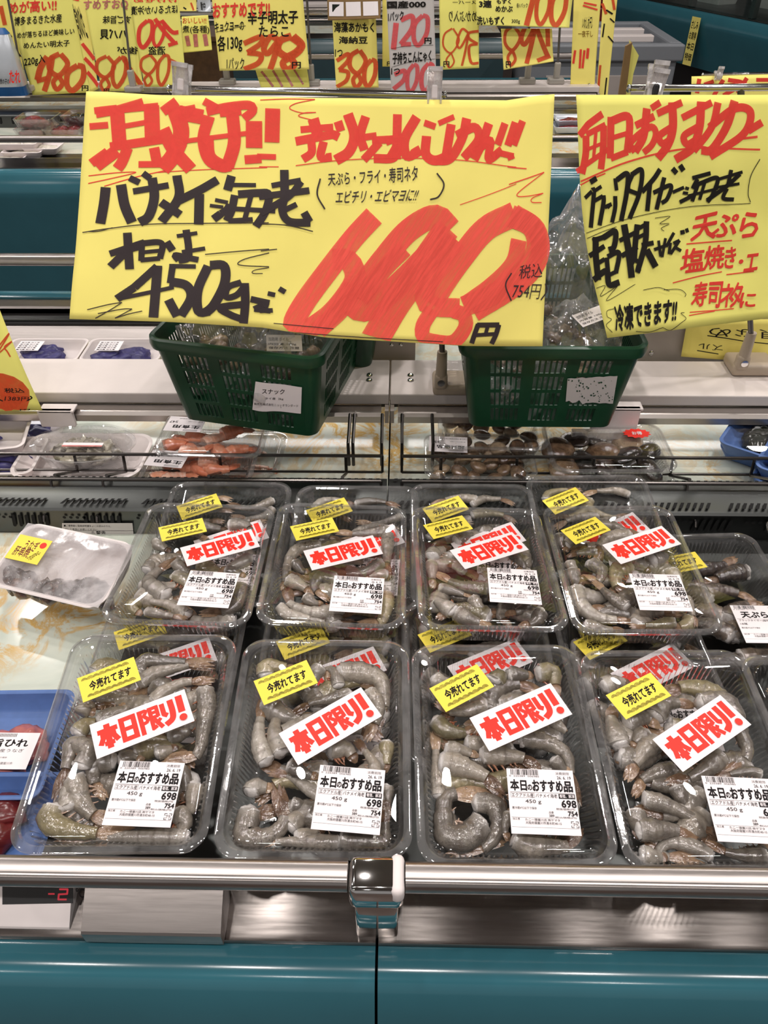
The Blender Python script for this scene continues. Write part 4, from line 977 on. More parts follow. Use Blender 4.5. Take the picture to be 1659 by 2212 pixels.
# ================================================================== shrimp
def body_mesh(pts, w, seed=0, flat=0.82, segs=6, shell='shrimp_shell', tailm='shrimp_tail', legs=True, legside=None, meat=True, tailw=1.0):
    """pts: centre line head to tail tip (local metres). Returns dict of meshes"""
    rr = random.Random(seed)
    P = catmull(pts, 0.0022); n = len(P)
    ln = [0.0]
    for a, c in zip(P[:-1], P[1:]): ln.append(ln[-1] + (c - a).length)
    tot = ln[-1]; ub = 1 - min(0.34, 0.033 / max(tot, 0.03)) if tot > 0.035 else 0.72
    R = w / 2
    body = MB(); al = []; ed = []; loops = []; NR = 14; up = Vector((0, 0, 1)); fr = []
    # curvature sign: legs sit on the inside
    cs = sum(((P[i + 1] - P[i]).cross(P[i] - P[i - 1])).z for i in range(1, n - 1))
    sgn = legside if legside is not None else (1 if cs < 0 else -1)
    for i, p in enumerate(P):
        u = ln[i] / tot
        if u > ub and i > 3: break
        t = (P[min(i + 1, n - 1)] - P[max(i - 1, 0)]).normalized(); s = up.cross(t).normalized(); nz = t.cross(s)
        x = u / ub; sf = x * segs; fr_ = sf - floor(sf)
        r = R * (0.97 + 0.10 * sin(min(1, x * 1.6) * pi)) * (1 - 0.48 * max(0, (x - 0.25) / 0.75) ** 1.15)
        k = 1 + 0.13 * (fr_ ** 1.5 - 0.45) * (1 if x > 0.02 else 0)
        edge = max(0, (fr_ - 0.80) / 0.20) if x < 0.98 else 0
        lp = []
        for j in range(NR):
            a = 2 * pi * j / NR; ca, sa = cos(a), sin(a)
            side = ca * sgn       # +1 belly side, -1 back
            rad = r * k * (1.0 - 0.14 * max(0, side) ** 2)
            wob = 1 + 0.035 * noise.noise(Vector((seed * 1.7, u * 9, a)))
            lp.append(p + s * ca * rad * wob + nz * sa * rad * flat * wob)
            al.append(x); ed.append(min(1, edge + 0.30 * max(0, -side) ** 6 + 0.15 * max(0, x - 0.8)))
        loops.append(lp); fr.append((p, t, s, nz, r))
    body.loft(loops, True, True); body.attr = {'along': al, 'edge': ed}
    out = {'shell': body.mesh('shell', shell, True, 60)}
    # ragged white meat at the cut end
    if meat:
        p, t, s, nz, r = fr[0]; mt = MB()
        m3 = Matrix((t, s, nz)).transposed()
        mt.ellipsoid(p + t * r * 0.06, r * 0.5, r * 0.86, r * 0.84 * flat, 12, 8, 0, m3.to_4x4() if False else m3, 0.45, seed)
        mt.attr = {'along': [0.0] * len(mt.v), 'edge': [0.0] * len(mt.v)}
        out['meat'] = mt.mesh('meat', 'shrimp_meat', True)
    # tail fan
    p, t, s, nz, r = fr[-1]; tl = tot * (1 - ub); tb = MB(); e_ = (P[-1] - p); e_ = e_.normalized() if e_.length > 1e-5 else t
    for k, (an, ls, ww, dz) in enumerate(((-0.20, 0.96, 0.60, -0.2), (0.20, 0.96, 0.60, -0.2), (-0.09, 1.06, 0.60, 0.1), (0.09, 1.06, 0.60, 0.1), (0.0, 0.80, 0.45, 0.45))):
        an = an * tailw
        d = (e_ * cos(an) + s * sin(an)).normalized(); sd = d.cross(nz).normalized(); L = max(tl * ls, 0.008); W = r * ww * 1.5; lps = []
        for q_ in range(6):
            v = q_ / 5; ww2 = W * (0.55 + 0.55 * sin(pi * min(0.95, v * 0.72 + 0.12))) * (1 - 0.92 * v ** 2.2); c = p - t * 0.001 + d * L * v + nz * (dz * r * 0.5 + 0.0016 * sin(v * 3))
            th = r * 0.20 * (1 - 0.7 * v)
            lps.append([c + sd * ww2, c + nz * th + sd * ww2 * 0.3, c + nz * th - sd * ww2 * 0.3, c - sd * ww2, c - nz * th])
        tb.loft(lps, True, True)
    tb.attr = {'along': [0.9] * len(tb.v), 'edge': [0.25] * len(tb.v)}
    out['tail_fan'] = tb.mesh('tail_fan', tailm, True, 50)
    if legs and len(fr) > 8:
        lg = MB()
        for k in range(5):
            i = int(len(fr) * (0.14 + 0.15 * k)); p, t, s, nz, r = fr[min(i, len(fr) - 1)]
            d = (s * sgn * 0.9 + t * rr.uniform(0.3, 0.9) - nz * 0.1).normalized(); L = r * rr.uniform(0.45, 0.8); lp = []
            for q_ in range(4):
                v = q_ / 3; c = p + s * sgn * r * 0.82 + d * L * v + nz * rr.uniform(-0.1, 0.1) * r; wd = r * 0.16 * (1 - 0.7 * v)
                lp.append([c + t * wd, c + nz * wd * 0.5, c - t * wd, c - nz * wd * 0.5])
            lg.loft(lp, True, True)
        lg.attr = {'along': [0.5] * len(lg.v), 'edge': [0.0] * len(lg.v)}
        out['swimmerets'] = lg.mesh('swimmerets', 'shrimp_leg', True)
    return out
def shrimp(label, group, mat, pts, w, seed, name='raw_shrimp', cat='shrimp', **kw):
    t = thing(name, label, cat, group, mat)
    # origin near the middle of the animal, on its underside
    c = sum((Vector(p) for p in pts), Vector()) / len(pts); c.z -= w * 0.4
    t.matrix_local = mat @ Matrix.Translation(c)
    for k, me in body_mesh([Vector(p) - c for p in pts], w, seed, **kw).items(): link(k, me, t)
    return t

# ------------------------------------------------------------------ clear tray with lid
TW, TL = 0.165, 0.215
def tray_meshes(TW, TL, D=0.041, ribs=True, top=0.0045):
    step = 0.00138; Rr = 0.022
    base = rrect(TW, TL, Rr, 22, step); n = len(base)
    def lp(inset, z, amp=0.0):
        out = []
        for i, (x, y) in enumerate(rrect(TW - 2 * inset, TL - 2 * inset, max(0.004, Rr - inset * 0.45), 22)):
            out.append((x, y))
        # even resampling to n points
        per = [0.0]; m = len(out)
        for i in range(m):
            a, c = out[i], out[(i + 1) % m]; per.append(per[-1] + sqrt((a[0] - c[0]) ** 2 + (a[1] - c[1]) ** 2))
        res = []; k = 0
        for i in range(n):
            d = per[-1] * i / n
            while per[k + 1] < d: k += 1
            a, c = Vector(out[k]), Vector(out[(k + 1) % m]); f = (d - per[k]) / max(per[k + 1] - per[k], 1e-9); p = a.lerp(c, f)
            t = (c - a).normalized(); nr = Vector((t.y, -t.x)); ph = (i % 4); am = amp * (1 if ph in (0, 1) else -1)
            res.append((p.x + nr.x * am, p.y + nr.y * am, z))
        return res
    A = 0.0017 if ribs else 0.0
    tub = MB(); tub.loft([lp(0.0008, -0.0035), lp(0.0, -0.0005), lp(0.0015, 0.0), lp(0.0065, 0.0), lp(0.009, -0.004), lp(0.0105, -0.007, 0), lp(0.0118, -0.010, A), lp(0.0185, -D + 0.006, A), lp(0.022, -D + 0.0005, 0), lp(0.027, -D, 0)], False, True)
    lid = MB(); lid.loft([lp(0.0002, -0.0025), lp(-0.0006, 0.0008), lp(0.001, 0.0022), lp(0.005, 0.0022), lp(0.0065, 0.0006)], mi=1); lid.loft([lp(0.0065, 0.0006), lp(0.0085, 0.0008), lp(0.0105, top - 0.001), lp(0.013, top)], False, True)
    return tub, lid
_t, _l = tray_meshes(TW, TL); TUB = _t.mesh('tub', 'clear_pet', True, 40); LID = _l.mesh('lid', ['clear_lid', 'clear_rim'], True, 40)

# stickers (built once, printed like the photo, shared by all packs)
def print_label(kind):
    S = Flat(58, 57); bk = MB(); wh = MB()
    T = lambda s, x0, y0, x1, y1, bd=0.0, m=bk: text(m, S, s, (x0, y0, x1, y1), bd)
    rr = random.Random(5); x = 3.5
    while x < 27.5:
        wd = rr.choice((0.3, 0.3, 0.6, 0.9)); quad(bk, S, x, 0.4, min(x + wd, 28), 5.6); x += wd + rr.choice((0.3, 0.4, 0.7))
    T('消費期限', 42.5, 2.0, 54.5, 4.6); T('26. 6. 19', 43.5, 5.8, 55.5, 8.6, 0.02)
    quad(bk, S, 1.5, 21.0, 56.5, 21.25)
    if kind == 'shrimp':
        T('0  220389  006985', 2, 5.9, 28, 7.4)
        T('本日', 2.2, 9.8, 16.5, 20.0, 0.045); T('の', 17.0, 14.0, 21.0, 19.4, 0.045); T('おすすめ', 21.3, 9.8, 47.5, 20.2, 0.05); T('品', 48.2, 10.2, 56, 20.0, 0.045)
        T('エクアドル産', 2.8, 22.0, 21.5, 25.6); T('バナメイ海老', 23.2, 22.0, 41.8, 25.6)
        for a in ((2.0, 21.6, 22.3, 21.8), (2.0, 25.8, 22.3, 26.0), (2.0, 21.6, 2.2, 26.0), (22.1, 21.6, 22.3, 26.0)): quad(bk, S, *a)
        T('450 g', 14, 27.5, 27.5, 31.6, 0.005); T('698', 44.5, 27.2, 57.2, 33.8, 0.035); T('754', 49, 36.8, 57.2, 41.0, 0.035); T('389', 33, 40.0, 37.2, 42.2, 0.01)
    else:
        T('0 220382 011190', 2, 5.9, 28, 7.4)
        T('天ぷら用', 8, 10, 50, 20.0, 0.045); T('ブラックタイガー(超特大)', 2.8, 22.0, 41.5, 25.6)
        T('18尾', 3, 27.5, 11, 30.5); T('1119', 40, 27.2, 57.2, 33.8, 0.03); T('1209', 46, 36.8, 57.2, 41.0, 0.02); T('382', 33, 40.0, 37.2, 42.2, 0.01)
    quad(bk, S, 43.0, 21.6, 57.0, 26.0); T('養殖、解凍', 43.6, 22.2, 56.4, 25.4, 0.01, wh)
    T('要冷蔵4℃以下で保存', 2.4, 34.0, 23, 36.2); T('税抜価格(円)', 39.5, 34.3, 55.5, 36.2); T('品番', 33, 37.3, 37, 39.2); T('税込価格(円)', 37.8, 41.6, 55.8, 43.3)
    quad(bk, S, 1.2, 43.0, 37.5, 43.2); T('加工者', 2, 43.6, 8, 45.4); T('たこ一寝屋川店 ㈱ヤマタ', 12.5, 43.8, 41.5, 46.0); T('大阪府寝屋川市清水町40-15', 12.5, 46.4, 42.5, 48.8)
    for a in ((50.6, 45.4, 51.1, 47.2), (50.6, 48.6, 51.1, 50.6), (50.6, 45.2, 53.0, 45.7), (54.6, 45.2, 57.0, 45.7), (56.5, 45.4, 57.0, 47.2), (56.5, 48.6, 57.0, 50.6), (50.6, 50.2, 53.0, 50.7), (54.6, 50.2, 57.0, 50.7)): quad(bk, S, *a)
    T('プラ', 51.8, 46.6, 56, 49.6, 0.01); quad(bk, S, 1.0, 51.2, 57, 51.4)
    return bk, wh
def flat_paper(wd, ht):
    b = MB(); b.box((-wd / 2000, -ht / 2000, 0), (wd / 2000, ht / 2000, 0.00025)); return b
PL = {}
for kd in ('shrimp', 'tiger'):
    bk, wh = print_label(kd); PL[kd] = (bk.mesh('label_print', 'print_black'), wh.mesh('reversed_print', 'paper_white'))
PAPER_W = flat_paper(58, 57).mesh('price_label', 'paper_white'); PAPER_R = flat_paper(89, 36.5).mesh('today_only_sticker', 'paper_white'); PAPER_Y = flat_paper(55, 29).mesh('selling_now_sticker', 'sticker_yellow')
S = Flat(89, 36.5); b = MB()
strokes(b, S, """5: 5,12 23,12; 5.5: 14,5.5 14,31; 4.8: 9.5,13 9.2,19 6,25.5; 4.8: 18.5,13 18.8,19 22,25.5; 4.6: 9.5,25.5 18.5,25.5
4.6: 27,5.5 27,31; 4.6: 24.8,7.6 40.2,7.6; 4.6: 38,5.5 38,31; 4.6: 24.8,28.8 40.2,28.8; 4.2: 27,18.3 38,18.3
4.2: 44,5.5 44,31.5; c3.6: 44,7.6 50,7.6 47.5,12.5 50,16 49,19.5 45,20
3.8: 53.4,5.5 53.4,30; 3.6: 52,7.3 61,7.3; 3.6: 59.8,5.8 59.8,18; 3.2: 53,12.2 60,12.2; 3.4: 53,17 60,17; 3.6: 52,29 57,27; 4: 55.5,19 61.5,30.5; 3.4: 61.5,20.5 57.5,24
4.6: 65,6.5 65,18 68,20.5; c5.6: 73,5.5 73,19 71,26 64.5,29.5; 6.4: 81.5,4.5 81,22.5""")
disc(b, S, 80.8, 28.6, 3.6, 0.0012)
for i in range(len(b.v)): b.v[i] = (b.v[i][0], b.v[i][1], b.v[i][2] + 0.0001)
RED_P = b.mesh('red_lettering', 'sticker_red')
S = Flat(55, 29); b = MB()
text(b, S, '今売れてます', ((9.5, 9.0), (49.5, 8.6), (48.0, 19.6), (8.0, 20.0)), 0.045)
BLK_P = b.mesh('black_lettering', 'print_black')
b = MB(); rr = random.Random(2)
for row, xs in ((5.6, [6 + 5.6 * k for k in range(8)]), (25.6, [8 + 5.6 * k for k in range(8)])):
    for ci, cx in enumerate(xs):
        yy = row + (0.6 if ci % 2 else 0.0)
        for r in (3.4, 2.3, 1.2):
            r = r * (1.0 if ci % 2 else 0.8); pts = [(cx + r * cos(radians(a)), yy - r * sin(radians(a))) for a in range(5, 176, 17)]
            stroke(b, S, pts, 0.62, True, 0.8)
WAV_P = b.mesh('wave_pattern', 'sticker_wave')
def on_lid(parent, cx, cy, ang, h=0.0047): return TR(cx / 1000, cy / 1000, h, 0, 0, radians(ang))
def put_stickers(t, red, yel, whi, kind='shrimp', h=0.0047):
    if red:
        o = link('today_only_sticker', PAPER_R, t, on_lid(t, *red, h)); o['label'] = 'white sticker with red letters'; link('red_lettering', RED_P, o)
    if yel:
        o = link('selling_now_sticker', PAPER_Y, t, on_lid(t, *yel, h)); o['label'] = 'yellow sticker with brush letters'; link('black_lettering', BLK_P, o); link('wave_pattern', WAV_P, o)
    if whi:
        o = link('price_label', PAPER_W, t, on_lid(t, *whi, h)); o['label'] = 'white printed price label'
        link('label_print', PL[kind][0], o); link('reversed_print', PL[kind][1], o)
def pack(label, mat, red, yel, whi, kind='shrimp', group='clear shrimp packs', name='shrimp_pack'):
    t = thing(name, label, 'shrimp pack', group, mat)
    link('tub', TUB, t); link('lid', LID, t); put_stickers(t, red, yel, whi, kind); return t
def fill(desc, m, rows, seed, y0=-0.078, y1=0.078, zc=-0.026, w=(0.023, 0.027), kind='raw', L=(0.058, 0.068), zlim=-0.001):
    """a lower layer lying side by side across the tray, two to a row"""
    rr = random.Random(seed); k = 0
    for r in range(rows):
        for c in (-1, 1):
            y = y0 + (y1 - y0) * (r + 0.5) / rows + rr.uniform(-0.004, 0.004); x = c * 0.029 + rr.uniform(-0.006, 0.006); a = rr.uniform(-0.45, 0.45) + (pi if rr.random() < 0.5 else 0)
            cu = rr.uniform(0.2, 0.5) * rr.choice((-1, 1)); ll = rr.uniform(*L); wd = rr.uniform(*w); zz = zc + rr.uniform(-0.003, 0.003); pts = []
            for i in range(5):
                u = i / 4 - 0.5; q_ = cu * 0.03 * (1 - 4 * u * u)
                px_ = x + ll * u * cos(a) - q_ * sin(a); py_ = y + ll * u * sin(a) + q_ * cos(a)
                pts.append(Vector((max(-0.058, min(0.058, px_)), max(-0.088, min(0.088, py_)), min(zz, zlim - wd * 0.42))))
            k += 1
            if kind == 'raw': shrimp('raw grey shrimp in the ' + desc, 'raw shrimps in the ' + desc, m, pts, wd, seed * 31 + k, shell=rr.choice(('shrimp_shell', 'shrimp_shell', 'shrimp_pale', 'shrimp_green')), legs=False)
            else: shrimp('dark striped tiger prawn in the ' + desc, 'tiger prawns in the ' + desc, m, pts, wd, seed * 31 + k, name='tiger_prawn', cat='prawn', shell='tiger_shell', legs=False)

PACKS = {}
POSE = dict(
 F1=((-0.2423, 0.4064, 0.8905), (6.55, 0.47, 1.21)), F2=((-0.0704, 0.4055, 0.8874), (5.81, 1.11, 0.77)), F3=((0.0988, 0.4014, 0.8881), (5.64, 0.45, 1.22)), F4=((0.2659, 0.3989, 0.8870), (4.83, 0.69, 1.77)),
 B1=((-0.2434, 0.6644, 0.8660), (-2.15, 1.31, -0.59)), B2=((-0.0732, 0.6662, 0.8646), (-1.53, 1.65, -0.40)), B3=((0.1021, 0.6622, 0.8655), (-2.04, 2.48, 1.77)), B4=((0.2690, 0.6604, 0.8678), (-0.08, 0.70, 1.76)))
STK = dict(
 F1=((7.4, 7.8, 24.8), (-34.4, 54.0, 26.4), (23.7, -58.5, -2.2)), F2=((9.5, 11.5, 33.8), (-36.4, 56.1, 26.8), (29.1, -58.4, -4.4)),
 F3=((17.0, 26.0, 24.6), (-35.8, 56.4, 29.8), (25.5, -54.8, -2.1)), F4=((13.7, 15.3, 30.8), (-35.3, 53.8, 27.0), (27.0, -56.9, -3.4)),
 B1=((27.3, 18.1, 26.5), (-25.8, 49.3, 23.5), (29.0, -54.8, -2.6)), B2=((7.0, 9.5, 22.2), (-31.6, 51.6, 22.2), (27.8, -61.0, -2.1)),
 B3=((8.2, 19.2, 24.9), (-38.3, 61.6, 23.0), (28.8, -42.5, -3.5)), B4=((25.8, 29.6, 23.0), (-36.6, 55.8, 28.2), (25.1, -49.9, -2.5)))
DESC = dict(
 F1='pack behind the steel box', F2='pack behind the chrome rail joint', F3='handrail pack just right of the rail joint', F4='handrail pack cut off by the picture edge',
 B1='back row pack leaning on the white foam tray', B2='second back row pack from the foam tray', B3='third back row pack from the foam tray', B4='back row pack next to the tiger prawns')
def pose(k):
    (x, y, z), (a, c, d) = POSE[k]
    return TR(x, y, z, radians(a), radians(c), radians(d))
CROP = dict(F1=(2.9625, 0, 1340), F2=(3.6065, 450, 1340), F3=(3.318, 860, 1340), F4=(3.614, 1200, 1340), B1=(2.9625, 0, 1000), B2=(2.9625, 550, 1000), B3=(2.9625, 550, 1000), B4=(2.968, 1100, 1000))
# every visible shrimp: width then centre line head to tail, in the enlarged photo of its own pack
SHR = dict(
F1="""90: 880,330 930,250 1050,205 1200,195 1300,215 1420,245|90: 900,400 980,345 1100,310 1220,280 1300,272 1410,285|92: 980,520 1060,455 1180,395 1300,385 1420,372|115 g: 590,340 680,270 800,240 870,300
110: 1310,450 1345,560 1340,700 1290,820 1210,885 1005,893|95: 450,560 530,585 560,540 600,620|100: 640,640 740,590 800,560 770,470|105 g: 450,720 560,660 660,640|118: 520,930 565,840 460,790 365,870 330,1000 345,1160
100 p: 440,1195 425,1080 470,980|135: 480,1020 520,1150 610,1250 740,1290|130: 720,900 610,930 610,1060 680,1140|130 g: 260,1200 310,1280 450,1340 620,1365 760,1372 870,1340|92 p: 1210,1440 1000,1440 800,1428 600,1420 330,1415
110: 1310,1060 1240,1190 1150,1290|95: 1090,740 1180,715 1260,660|90: 1010,850 1060,830 1130,800|100: 1140,960 1190,1060 1160,1160|110: 900,620 1000,560 1100,500|95: 780,900 850,860 930,880|110: 1130,1230 1180,1300 1060,1370""",
F2="""130 g: 360,430 450,335 580,295 680,320 730,390|110 p: 875,325 835,420 800,540|100: 1010,510 985,410 930,380 930,480|150: 1030,360 1180,365 1330,460 1385,620 1340,770 1260,890|115: 1250,560 1320,680 1290,820 1220,940
90: 1100,570 950,615 800,640 700,690 620,750|130 p: 450,1100 400,960 365,840 350,720 345,570|145: 575,1030 520,880 540,740 600,640|100: 1300,1260 1290,1130 1240,1040 1140,905|110 g: 1390,960 1440,1080 1410,1190
150: 960,1010 1080,1010 1160,1110|95 p: 875,1380 760,1300 640,1215 540,1180 445,1160|110: 640,1130 760,1190 880,1220|170: 290,1490 240,1570 300,1670 430,1690 560,1610 605,1470 590,1340 530,1270|140 p: 230,1340 370,1300 520,1300
150: 650,1610 730,1530 860,1470|105: 1010,1785 850,1795 650,1790 450,1785 225,1770|150: 1050,1690 1120,1790 1270,1830 1400,1770 1480,1640 1470,1450 1450,1350|100: 660,1430 740,1440 840,1400|90: 1420,1300 1395,1400 1390,1510
130: 900,760 780,840 690,920|120: 700,1690 820,1660 930,1600|120: 640,500 720,430 760,350""",
F3="""115 p: 185,420 300,435 430,445|130 g: 690,440 725,370 700,290 640,270|110: 800,380 900,335 990,335|150: 640,630 680,525 800,465 930,455 1040,500|130 g: 1000,310 1100,360 1180,460 1215,560
105: 620,605 480,645 340,640 180,575|120 g: 215,720 350,785 480,800 610,760|95 l: 270,1260 265,1060 255,900 235,760|100: 350,920 470,935 590,965|150: 325,1020 480,1060 650,1130 770,1260
140: 610,960 760,975 900,985 1050,1070|122: 890,850 1050,870 1200,960 1290,1080 1335,1200 1345,1345|80: 1120,730 1200,790 1290,780 1365,765|95: 1120,1000 1180,1060 1260,1090|172: 590,1450 490,1550 360,1540 290,1410 350,1270 480,1225 690,1245
135: 560,1310 680,1330 720,1450 660,1580 560,1660 330,1700|150: 850,1560 950,1670 1080,1700 1220,1650 1320,1570 1395,1490|80: 800,1390 770,1480 790,1570|110: 500,880 640,880 760,840|120: 1220,620 1200,720 1120,800""",
F4="""135 p: 380,520 480,480 610,485|160 p: 500,970 450,860 420,740 450,640|170: 560,790 700,765 830,830|150: 780,750 850,660 980,640 1110,650|150: 1130,650 1300,640 1440,720 1520,880 1500,1020 1430,1130 1270,1205
140: 800,950 700,1020 620,1120 560,1170 485,1250|85: 530,980 520,1050 480,1100|120: 920,1165 780,1200 650,1270 610,1380|130: 1290,1060 1200,1135 1080,1210 970,1250 855,1260|130: 700,1400 850,1440 1000,1500 1120,1560 1265,1660
120: 950,1310 1000,1400 1080,1510|120 p: 1120,1330 1110,1430 1130,1520|80: 1640,1200 1500,1180 1330,1205 1225,1215|165: 640,1640 800,1640 960,1640 1140,1700|140 p: 640,1830 760,1890 920,1940
110 p: 1210,1840 1060,1765 890,1740 820,1800 950,1880 1210,1950|110: 1650,1890 1480,1830 1330,1800 1170,1715|150: 560,1500 600,1600 660,1720|130: 700,880 640,940 600,1000|130: 1500,1900 1600,1800 1650,1700""",
B1="""45: 1180,400 1080,405 955,400|72 p: 915,500 1010,515 1100,560|76 p: 880,685 980,645 1090,590|90: 1290,360 1400,385 1490,425|92: 1480,385 1580,395 1630,450|105 p: 1060,845 975,790 960,740 1050,650 1140,590
76: 1200,970 1080,905 940,870 755,800|90 g: 760,890 800,930 910,960|64: 940,950 1060,970 1210,980|115: 1580,800 1540,900 1400,950 1260,950|80 p: 1640,610 1500,650 1370,695|70: 1450,690 1520,700 1610,720
72: 1130,640 1180,685 1290,700|72: 1180,440 1280,465 1350,500|90: 1130,720 1200,780 1150,850|80: 1300,560 1180,580 1100,560""",
B2="""76: 890,430 780,445 640,448 500,425|82: 850,465 885,560 890,680 890,750|82: 410,530 290,550 200,610 200,690 260,745 350,765|64: 420,510 520,520 650,490|84: 800,640 720,695 600,700 460,690|92: 520,745 420,735 390,800 490,870
90 p: 550,930 420,960 290,930 200,860 155,760|72 p: 95,920 220,970 380,1000 500,1010 655,1015|100 g: 880,850 880,950 790,1020 650,1015|70: 330,860 380,890 440,885|50: 140,660 155,730 150,810|70: 260,640 310,690 370,685
66: 840,710 760,720 690,735|90: 220,750 310,790 380,840|80: 520,560 620,600 740,600""",
B3="""90: 1090,600 1160,570 1260,520|72: 1060,640 1110,700 1125,800|82: 1290,500 1380,465 1490,470|84: 1460,445 1560,430 1640,450|94: 1490,805 1340,790 1240,745 1145,680|62 p: 1190,795 1300,825 1430,850|100 p: 1270,950 1170,880 1120,820
105: 1300,960 1380,1000 1530,1025|70 p: 1340,690 1290,660 1220,640|80: 1400,870 1440,920 1520,965|90: 1620,900 1580,980 1650,1045|90: 1690,545 1740,640 1720,740|80: 1790,870 1700,940 1560,960|90: 1860,960 1780,1020 1680,1035|70: 1650,590 1720,660 1660,700|80: 1250,600 1350,580 1400,640""",
B4="""84: 560,400 660,375 740,430 840,440|90: 770,470 640,480 570,540 575,630|62: 550,570 430,580 330,590|70: 290,470 320,530 390,565|72 p: 340,640 400,655 450,690|82: 520,640 590,690 560,760 480,710|105 g: 760,660 690,710 700,800 800,860
100 p: 420,810 450,910 560,980 700,1000 870,990|82: 750,920 660,855 535,735|90 p: 370,700 420,740 500,770|78 g: 1050,1020 900,1040 760,1030|90 g: 1220,1000 1140,1030 1040,1050|70: 1180,870 1230,960 1365,1045|120 p: 920,620 1000,600 1080,560
80 p: 820,640 860,660 910,690|84: 480,1040 600,1065 750,1060|90: 900,540 960,600 1040,660|90: 1060,700 1120,800 1150,900""")
def build_pack(k):
    m = pose(k); d = DESC[k]
    lab = {'F1': 'clear shrimp pack by the handrail, standing behind the steel box', 'F2': 'clear shrimp pack by the handrail, right behind the chrome rail joint',
           'F3': 'clear shrimp pack by the handrail, first one right of the chrome rail joint', 'F4': 'clear shrimp pack by the handrail, partly outside the picture',
           'B1': 'clear shrimp pack in the back row, touching the white foam tray', 'B2': 'second clear shrimp pack of the back row counted from the white foam tray',
           'B3': 'third clear shrimp pack of the back row counted from the white foam tray', 'B4': 'clear shrimp pack ending the back row beside the tiger prawn packs'}[k]
    r, y, w_ = STK[k]; pack(lab, m, r, y, w_)
    inv = m.inverted(); sc, ox, oy = CROP[k]; lst = [p for ln in SHR[k].splitlines() for p in ln.split('|')]
    nv = m.to_3x3() @ Vector((0, 0, 1)); cen = m.translation
    for i, sp in enumerate(lst):
        h, b = sp.split(':'); h = h.split(); wd = float(h[0]); fl = h[1] if len(h) > 1 else ''
        pix = [tuple(float(c) for c in p.split(',')) for p in b.split()]
        z0 = -0.0145 - 0.0022 * (i % 4)
        pts = [inv @ at_plane(x / sc + ox, y / sc + oy, cen + nv * z0, nv) for x, y in pix]
        zc = (CAM - cen).length; wm = wd / sc / FPX * ((pts and (m @ pts[0] - CAM).dot(FWD)))
        wm = min(wm * 1.2, 0.032)
        for p in pts:
            p.x = max(-0.0665 + wm * 0.35, min(0.0665 - wm * 0.35, p.x)); p.y = max(-0.092 + wm * 0.35, min(0.092 - wm * 0.35, p.y))
            p.z = min(p.z, 0.0015 - wm * 0.40)
        nn = len(pts)
        for j, p in enumerate(pts): p.z -= 0.004 * (j / (nn - 1)) ** 2
        sh = {'g': 'shrimp_green', 'p': 'shrimp_pale'}.get(fl, 'shrimp_shell')
        shrimp('raw grey shrimp in the ' + d, 'raw shrimps in the ' + d, m, pts, wm, i * 7 + len(k) + ord(k[1]) * 13 + ord(k[0]), shell=sh, legs=(fl == 'l' or i % 2 == 0))
    fill(d, m, 6, ord(k[1]) * 5 + ord(k[0]))
for k in ('F1', 'F2', 'F3', 'F4', 'B1', 'B2', 'B3', 'B4'): build_pack(k)

# ------------------------------------------------------------------ packs lying underneath
def pack_under(label, desc, px, z, rx, rz, n, seed, shallow=False, dx=0):
    yel = (-36, 55, 27)
    p = at_z(px[0], px[1], z); c = Vector((p.x + 0.036, p.y - 0.055, z - 0.002))
    m = TR(c.x, c.y, c.z, radians(rx), 0, radians(rz))
    t = thing('shrimp_pack', label, 'shrimp pack', 'clear shrimp packs', m)
    link('tub', TUB_S if shallow else TUB, t); link('lid', LID, t)
    put_stickers(t, (16, -4, 26) if shallow else (12, 14, 26), yel, (27, -57, -3))
    if shallow: fill(desc, m, 3, seed, 0.02, 0.088, -0.0095, (0.013, 0.015))
    else: fill(desc, m, 6, seed, -0.085, 0.09, -0.022)
_t, _l = tray_meshes(TW, TL, D=0.016); TUB_S = _t.mesh('tub', 'clear_pet', True, 40)
pack_under('clear shrimp pack in the lower layer, beneath the pack behind the steel box', 'lower pack beneath the steel box one', (305, 1372), 0.822, 1.5, 0, 13, 101)
pack_under('clear shrimp pack in the lower layer, beneath the pack behind the chrome rail joint', 'lower pack beneath the rail joint one', (655, 1392), 0.822, 1.5, 0, 13, 102)
pack_under('clear shrimp pack in the lower layer, beneath the pack right of the chrome rail joint', 'lower pack just right of the rail joint', (962, 1376), 0.822, 1.5, 1, 13, 103)
pack_under('clear shrimp pack in the lower layer, beneath the pack cut off by the picture edge', 'lower pack nearest the picture edge', (1300, 1388), 0.822, 1.5, 3, 13, 104)
pack_under('clear shrimp pack propped on the riser behind the first back row pack', 'propped pack behind the first back row pack', (433, 1103), 0.843, 5, 0, 9, 105, True)
pack_under('clear shrimp pack propped on the riser behind the second back row pack', 'propped pack behind the second back row pack', (712, 1112), 0.843, 5, 0, 9, 106, True)
pack_under('clear shrimp pack propped on the riser behind the third back row pack', 'propped pack behind the third back row pack', (962, 1108), 0.843, 5, 0, 9, 107, True)
pack_under('clear shrimp pack propped on the riser behind the last back row pack', 'propped pack behind the last back row pack', (1222, 1090), 0.845, 6, 2, 9, 108, True)

